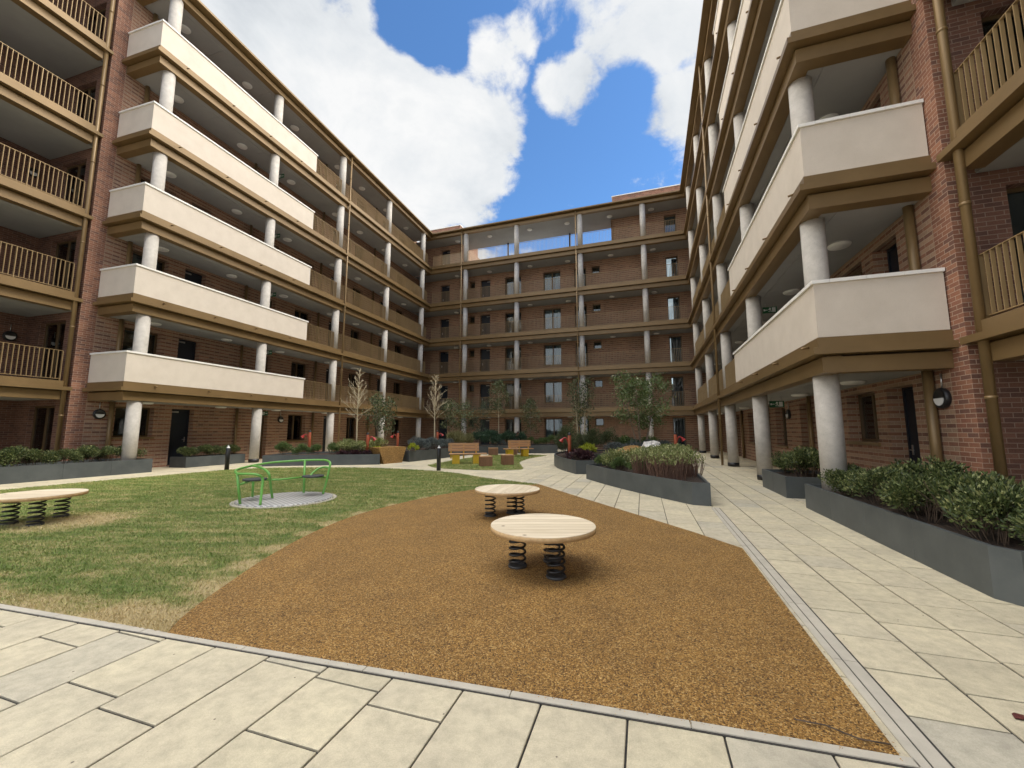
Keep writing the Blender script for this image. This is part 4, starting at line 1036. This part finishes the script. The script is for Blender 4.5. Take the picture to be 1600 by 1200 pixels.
f = MB(); f.tube(smooth([(-.62, -.66, .60), (-.74, -.55, .63), (-.90, -.25, .65), (-.93, .24, .68), (-.76, .58, .715), (-.45, .82, .735), (-.10, .93, .75), (.22, .95, .755), (.42, .88, .745), (.55, .76, .70), (.575, .69, .60), (.56, .60, .3), (.53, .52, .036)], 6), tr, 12)
f.tube(smooth([(-.62, -.66, .60), (-.40, -.70, .605), (-.22, -.70, .59), (-.14, -.64, .51), (-.09, -.72, .3), (-.03, -.84, .036)], 6), tr, 12); f.build('hand_rail', M['green_paint'], W, t)
f = MB(); f.tube([(-.49, -.72, .034), (-.63, -.66, .60)], tr, 12); f.build('post', M['green_paint'], W, t)
f = MB(); f.tube([(-.80, .14, .034), (-.80, .12, .42)], tr, 12); f.build('post', M['green_paint'], W, t)
f = MB(); f.tube(smooth([(-.93, .27, .68), (-.60, .05, .655), (-.36, -.16, .61), (-.24, -.25, .53), (-.25, -.16, .3), (-.28, -.02, .034)], 6), tr, 12); f.build('post', M['green_paint'], W, t)
f = MB(); f.tube([(.01, .70, .034), (-.12, .925, .75)], tr, 12); f.build('post', M['green_paint'], W, t)
f = MB(); f.tube(smooth([(.575, .69, .60), (.42, .72, .61), (.30, .66, .56), (.25, .55, .48), (.25, .46, .42)], 6), tr * .85, 12); f.build('arm_rest', M['green_paint'], W, t)
f = MB(); f.tube([(-.62, .05, .40), (-.24, .10, .40), (.06, .62, .40)], tr * .85, 12); f.tube([(.05, .60, .40), (.30, .52, .40), (.55, .58, .40)], tr * .85, 12); f.tube([(-.82, .12, .40), (-.70, -.15, .40), (-.56, -.68, .40)], tr * .85, 12); f.build('seat_bar', M['green_paint'], W, t)
for x, y in ((-.55, -.22), (.36, .38)):
    s = MB(); s.lathe([(.001, .425), (.20, .425), (.225, .44), (.22, .462), (.17, .455), (.001, .448)], x, y, 28); s.build('seat', M['seatblack'], W, t)

# benches, cubes, bollards, posts, rocks
def bench(x, y, rz, label, flip=1):
    t = thing('bench', label, 'bench', (x, y, .008), rz, 'timber benches on yellow blocks')
    for k in range(4):
        m = MB(); m.box(-.82, .82, -.25 + k * .125, -.25 + k * .125 + .113, .40, .445); o = m.build('seat_plank', M['timber'], W, t); bevel(o, .006)
    a, b = (-.85, .50) if flip > 0 else (-.50, .85)
    for k in range(3):
        m = MB(); z = .52 + k * .125; y0 = .26 + .02 * k; m.box(a, b, y0, y0 + .04, z, z + .112); o = m.build('back_plank', M['timber'], W, t); bevel(o, .006)
    for xx in (-.52, .38):
        m = MB(); m.box(xx - .16, xx + .16, -.21, .21, 0, .398); o = m.build('leg', M['yellow_paint'], W, t); bevel(o, .008)
    for xx in (a + .12, (a + b) / 2, b - .12):
        m = MB(); m.box(xx - .03, xx + .03, .305 + .0, .345, .2, .88); m.build('back_support', M['yellow_paint'], W, t)
    return t
bench(-1.93, 17.9, R(9), 'timber bench with yellow block legs on the grass island, left one facing the camera')
bench(.35, 22.6, R(20), 'timber bench with yellow frame on the grass island, further back on the right', -1)
def cube_seat(x, y, s, h, rz, label):
    m = MB(); m.box(-s / 2, s / 2, -s / 2, s / 2, 0, h - .042)
    t = thing('cube_seat', label, 'wooden cube', (x, y, .008), rz, 'brown wooden cube seats'); o = m.build('block', M['timber_dark'], W, t); bevel(o, .01)
    m = MB(); m.box(-s / 2 - .006, s / 2 + .006, -s / 2 - .006, s / 2 + .006, h - .041, h); o = m.build('top_board', M['timber'], W, t); bevel(o, .008)
cube_seat(-1.08, 16.75, .5, .40, R(12), 'brown wooden cube seat right in front of the first bench')
cube_seat(-.2, 17.35, .46, .42, R(14), 'brown wooden cube seat between the two benches, right of the nearest cube')
cube_seat(-1.1, 23.9, .55, .42, R(5), 'small brown cube seat in front of the far planter, between the benches')
cube_seat(.05, 24.2, .5, .45, R(-10), 'brown cube seat hidden behind the second bench')
def bollard(x, y, label):
    t = thing('bollard', label, 'bollard light', (x, y, 0), 0, 'black bollard lights')
    m = MB(); m.lathe([(.001, 0), (.075, 0), (.075, .80), (.070, .806), (.001, .806)], 0, 0, 24); m.build('post', M['black'], W, t)
    m = MB(); m.lathe([(.056, .807), (.052, .83), (.006, .885)], 0, 0, 20); m.build('lens', M['opal'], W, t)
    m = MB(); m.lathe([(.001, .9), (.018, .898), (.03, .886), (.006, .885)], 0, 0, 16); m.build('cap', M['opal'], W, t)
bollard(-10.5, 15.1, 'black bollard light at the lawn edge in front of the short left planter'); bollard(-2.68, 14.98, 'black bollard light at the lawn edge in front of the first bench')
def talk_post(x, y, z, h, ang, label):
    t = thing('talking_post', label, 'play post', (x, y, z), ang, 'orange red posts with red tubes')
    m = MB(); m.lathe([(.001, -.1), (.062, -.1), (.062, h - .09), (.058, h - .08), (.001, h - .08)], 0, 0, 18); m.build('post', M['terracotta'], W, t)
    m = MB(); m.lathe([(.064, h - .095), (.066, h - .02), (.04, h), (.001, h + .004)], 0, 0, 18); m.build('cap', M['black'], W, t)
    P = smooth([(.03, 0, h - .42), (.12, 0, h - .20), (.23, 0, h - .21), (.32, 0, h - .33)], 5); n = len(P)
    m = MB(); m.tube(P, [.024 if i < n - 5 else .024 + .014 * (i - n + 6) for i in range(n)], 12, False); m.build('tube', M['red_plastic'], W, t)
talk_post(-9.7, 19.5, 0, 1.45, R(195), 'orange red play post with a red tube at the left, by the ground floor window')
talk_post(-6.35, 17.9, .37, .98, R(10), 'orange red play post standing in the planter behind the roundabout')
talk_post(-6.15, 21.9, 0, 1.4, R(185), 'orange red play post behind the rubber ramp')
talk_post(-4.41, 24.0, .43, 1.02, R(5), 'orange red play post beside the second bare tree')
talk_post(.37, 26.2, .43, .95, R(250), 'orange red play post in front of the middle column of the far wing')
talk_post(2.16, 15.3, .38, .98, R(180), 'orange red play post in the curved planter, tube pointing left')
talk_post(6.63, 16.5, 0, 1.38, R(-8), 'orange red play post at the far right beyond the pointed planter, tube pointing right')
def rock(x, y, z, s, label, seed):
    q = random.Random(seed); m = MB(); seg = 12; i0 = 0; rows = 7
    for a in range(rows):
        th = math.pi * (a + .3) / (rows - .4)
        for b in range(seg):
            ph = 2 * math.pi * b / seg; r = s * (1 + q.uniform(-.22, .22)); m.v.append((r * math.sin(th) * math.cos(ph) * 1.15, r * math.sin(th) * math.sin(ph), r * math.cos(th) * .85))
    for a in range(rows - 1):
        for b in range(seg):
            c = (b + 1) % seg; m.f.append((a * seg + b, (a + 1) * seg + b, (a + 1) * seg + c, a * seg + c)); m.smooth.append(False)
    m.f.append(tuple(range(seg))); m.smooth.append(False)
    o = m.build('boulder', M['rock']); o.location = (x, y, z); tag(o, label, 'rock')
rock(5.2, 15.1, .72, .38, 'pale boulder on the right rubber mound', 1); rock(-4.38, 22.0, .70, .32, 'pale boulder in the far planter by the second bare tree', 2)
# fallen leaves and a twig
def fallen(x, y, z, s, rz, label):
    m = MB(); P = [(0, 0), (.3, .28), (.62, .3), (1, 0), (.62, -.26), (.3, -.3)]
    m.quad(*[(a * s, b * s, .004 + .012 * abs(b)) for a, b in P]); m.quad(*[(a * s, b * s, .001 + .012 * abs(b)) for a, b in P][::-1])
    o = m.build('fallen_leaf', M['deadleaf']); o.location = (x, y, z); o.rotation_euler = (0, 0, rz); tag(o, label, 'leaf')
fallen(2.57, 2.24, .004, .075, .3, 'dark red fallen leaf on the paving at the lower right')
m = MB(); m.tube([(0, 0, .008), (.12, -.05, .014), (.22, -.13, .007), (.33, -.17, .012)], .0035, 6); o = m.build('twig', M['bark_dark']); o.location = (1.42, 2.21, .014); tag(o, 'thin dark twig at the near right corner of the rubber', 'twig')

# ------------------------------------------------------------------ sky, sun, camera
PX = 630.17; PITCH = .1133
def pdir(x, y):
    X = (x - 800) / PX; Y = (600 - y) / PX; c, s = math.cos(PITCH), math.sin(PITCH)
    return Vector((X, c - Y * s, s + Y * c)).normalized()
CLOUD, CLOUD_FILL, ZENITH_FILL = .46, 2.4, 2.75  # cloud strength, then the fill brightness added outside the view
SUN_EL, SUN_AZ = R(51), R(98)          # azimuth measured clockwise from +Y (away from the camera)
w = bpy.data.worlds.new('World'); scene.world = w; w.use_nodes = True; nt = w.node_tree; nt.nodes.clear()
out = N(nt, 'ShaderNodeOutputWorld')
sky = N(nt, 'ShaderNodeTexSky', sky_type='NISHITA'); sky.sun_disc = False; sky.sun_elevation = SUN_EL; sky.sun_rotation = SUN_AZ
sky.air_density = 1.1; sky.dust_density = .35; sky.ozone_density = 2.2
bs = N(nt, 'ShaderNodeBackground'); bs.inputs[1].default_value = .095
L(nt, mixc(nt, 1., sky.outputs[0], (.60, .87, 1.10), 'MULTIPLY'), bs.inputs[0])
tc = N(nt, 'ShaderNodeTexCoord').outputs['Generated']
nrm = N(nt, 'ShaderNodeVectorMath', operation='NORMALIZE'); L(nt, tc, nrm.inputs[0]); D = nrm.outputs[0]
sp = N(nt, 'ShaderNodeSeparateXYZ'); L(nt, D, sp.inputs[0])
zc = math_(nt, 'ADD', math_(nt, 'MAXIMUM', sp.outputs[2], 0.), .35)
pl = N(nt, 'ShaderNodeCombineXYZ'); L(nt, math_(nt, 'DIVIDE', sp.outputs[0], zc), pl.inputs[0]); L(nt, math_(nt, 'DIVIDE', sp.outputs[1], zc), pl.inputs[1])
def snoise(scale, detail, rough, dist=0., off=(0, 0, 0)):
    mp = N(nt, 'ShaderNodeMapping'); mp.inputs['Location'].default_value = off; L(nt, pl.outputs[0], mp.inputs[0])
    n = N(nt, 'ShaderNodeTexNoise'); n.inputs['Scale'].default_value = scale; n.inputs['Detail'].default_value = detail; n.inputs['Roughness'].default_value = rough; n.inputs['Distortion'].default_value = dist
    L(nt, mp.outputs[0], n.inputs['Vector']); return n.outputs['Fac']
nA = snoise(2.6, 9, .62, .35, (.3, 1.7, 0)); nB = snoise(9, 8, .6, .3, (4.1, .2, 0)); nC = snoise(1.1, 3, .5, 0, (7, 3, 0))
mask = None
BL = [((430, 90), 17, 1.25), ((560, 190), 15, 1.2), ((655, 165), 9.5, 1.0), ((700, 260), 10, 1.05), ((770, 200), 6.5, .85), ((640, 310), 9, 1.05), ((770, 105), 5.5, .62), ((815, 60), 3.5, .5), ((300, -150), 26, 1.2), ((545, 40), 9, .9),
      ((1045, 45), 6.5, .56), ((1065, 170), 7.5, .78), ((930, 15), 4, .45), ((1100, 110), 6.5, .62), ((892, 138), 5.6, .78), ((1050, 265), 4, .5), ((1250, -200), 30, .9), ((100, 300), 30, 1.0), ((740, 330), 5, .6)]
for (px, py), deg, amt in BL:
    d = pdir(px, py); dp = N(nt, 'ShaderNodeVectorMath', operation='DOT_PRODUCT'); L(nt, D, dp.inputs[0]); dp.inputs[1].default_value = d
    mr = N(nt, 'ShaderNodeMapRange', interpolation_type='SMOOTHSTEP'); L(nt, dp.outputs['Value'], mr.inputs[0])
    mr.inputs[1].default_value = math.cos(R(deg)); mr.inputs[2].default_value = 1.; mr.inputs[3].default_value = 0; mr.inputs[4].default_value = amt
    mask = mr.outputs[0] if mask is None else math_(nt, 'MAXIMUM', mask, mr.outputs[0])
for (px, py), deg, amt in (((648, 8), 5.5, .75), ((690, 78), 3.6, .55), ((870, 50), 3.5, .3), ((850, 215), 4, .3), ((985, 130), 3.5, .35), ((520, 0), 2.5, .3)):
    d = pdir(px, py); dp = N(nt, 'ShaderNodeVectorMath', operation='DOT_PRODUCT'); L(nt, D, dp.inputs[0]); dp.inputs[1].default_value = d
    mr = N(nt, 'ShaderNodeMapRange', interpolation_type='SMOOTHSTEP'); L(nt, dp.outputs['Value'], mr.inputs[0])
    mr.inputs[1].default_value = math.cos(R(deg)); mr.inputs[2].default_value = 1.; mr.inputs[3].default_value = 0; mr.inputs[4].default_value = amt
    mask = math_(nt, 'SUBTRACT', mask, mr.outputs[0])
# cloud cover behind the viewer, round the whole sky
back = N(nt, 'ShaderNodeMapRange', interpolation_type='SMOOTHSTEP'); L(nt, sp.outputs[1], back.inputs[0]); back.inputs[1].default_value = .15; back.inputs[2].default_value = -.5; back.inputs[3].default_value = 0; back.inputs[4].default_value = .36
mask = math_(nt, 'MAXIMUM', mask, back.outputs[0])
hz = N(nt, 'ShaderNodeMapRange', interpolation_type='SMOOTHSTEP'); L(nt, sp.outputs[2], hz.inputs[0]); hz.inputs[1].default_value = .47; hz.inputs[2].default_value = .36; hz.inputs[3].default_value = 0; hz.inputs[4].default_value = .92
mask = math_(nt, 'MAXIMUM', mask, hz.outputs[0])
nz = math_(nt, 'ADD', math_(nt, 'MULTIPLY', nA, .66), math_(nt, 'MULTIPLY', nB, .34))
cov = math_(nt, 'ADD', mask, math_(nt, 'MULTIPLY', math_(nt, 'SUBTRACT', nz, .5), 3.3))
den = N(nt, 'ShaderNodeMapRange', interpolation_type='SMOOTHSTEP'); L(nt, cov, den.inputs[0]); den.inputs[1].default_value = .30; den.inputs[2].default_value = .66
shade = math_(nt, 'ADD', math_(nt, 'MULTIPLY', nA, .5), math_(nt, 'MULTIPLY', nC, .5))
ccol = ramp(nt, shade, [(.38, (.66, .70, .74)), (.46, (.86, .89, .91)), (.53, (1.03, 1.03, 1.02)), (.62, (.80, .84, .86))])
# added fill light: cloud brightened overhead and out of view to light the courtyard
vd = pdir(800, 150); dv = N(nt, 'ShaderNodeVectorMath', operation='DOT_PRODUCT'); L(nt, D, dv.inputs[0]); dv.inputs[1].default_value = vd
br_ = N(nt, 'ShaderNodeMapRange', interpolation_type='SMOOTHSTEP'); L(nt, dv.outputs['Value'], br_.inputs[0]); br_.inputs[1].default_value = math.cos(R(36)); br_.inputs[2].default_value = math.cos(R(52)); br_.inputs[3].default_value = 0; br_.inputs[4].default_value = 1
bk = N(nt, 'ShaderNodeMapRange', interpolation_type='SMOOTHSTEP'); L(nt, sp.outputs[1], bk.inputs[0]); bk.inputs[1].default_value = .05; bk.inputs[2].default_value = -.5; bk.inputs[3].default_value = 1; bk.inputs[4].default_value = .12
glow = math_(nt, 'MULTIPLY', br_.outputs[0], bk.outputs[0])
bc = N(nt, 'ShaderNodeBackground'); zg = N(nt, 'ShaderNodeMapRange', interpolation_type='SMOOTHSTEP'); L(nt, sp.outputs[2], zg.inputs[0]); zg.inputs[1].default_value = .83; zg.inputs[2].default_value = .95; zg.inputs[3].default_value = 0; zg.inputs[4].default_value = ZENITH_FILL
L(nt, math_(nt, 'ADD', math_(nt, 'MULTIPLY_ADD', glow, CLOUD_FILL, CLOUD), zg.outputs[0]), bc.inputs[1])
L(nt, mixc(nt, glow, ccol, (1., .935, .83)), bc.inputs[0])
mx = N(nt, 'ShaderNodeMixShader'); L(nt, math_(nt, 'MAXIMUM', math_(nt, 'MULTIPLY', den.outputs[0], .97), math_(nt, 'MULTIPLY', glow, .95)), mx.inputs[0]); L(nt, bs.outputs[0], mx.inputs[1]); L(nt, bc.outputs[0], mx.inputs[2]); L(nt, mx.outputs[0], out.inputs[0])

sd = bpy.data.lights.new('sun', 'SUN'); sd.energy = 1.0; sd.angle = R(10); sd.color = (1, .93, .80)
so = bpy.data.objects.new('sun', sd); COL.objects.link(so)
dirv = Vector((math.sin(SUN_AZ) * math.cos(SUN_EL), math.cos(SUN_AZ) * math.cos(SUN_EL), math.sin(SUN_EL)))
so.rotation_euler = dirv.to_track_quat('Z', 'Y').to_euler()
cd = bpy.data.cameras.new('camera'); cd.sensor_width = 36; cd.lens = 36 * PX / 1600; cd.clip_start = .05; cd.clip_end = 2000
co = bpy.data.objects.new('camera', cd); COL.objects.link(co); co.location = (0, 0, 1.47); co.rotation_euler = (R(90) + PITCH, 0, 0)
scene.camera = co
scene.view_settings.view_transform = 'Standard'; scene.view_settings.look = 'None'; scene.view_settings.exposure = 1.05; scene.view_settings.gamma = 1
scene.cycles.use_denoising = True; scene.cycles.max_bounces = 8; scene.cycles.diffuse_bounces = 4; scene.cycles.transparent_max_bounces = 12
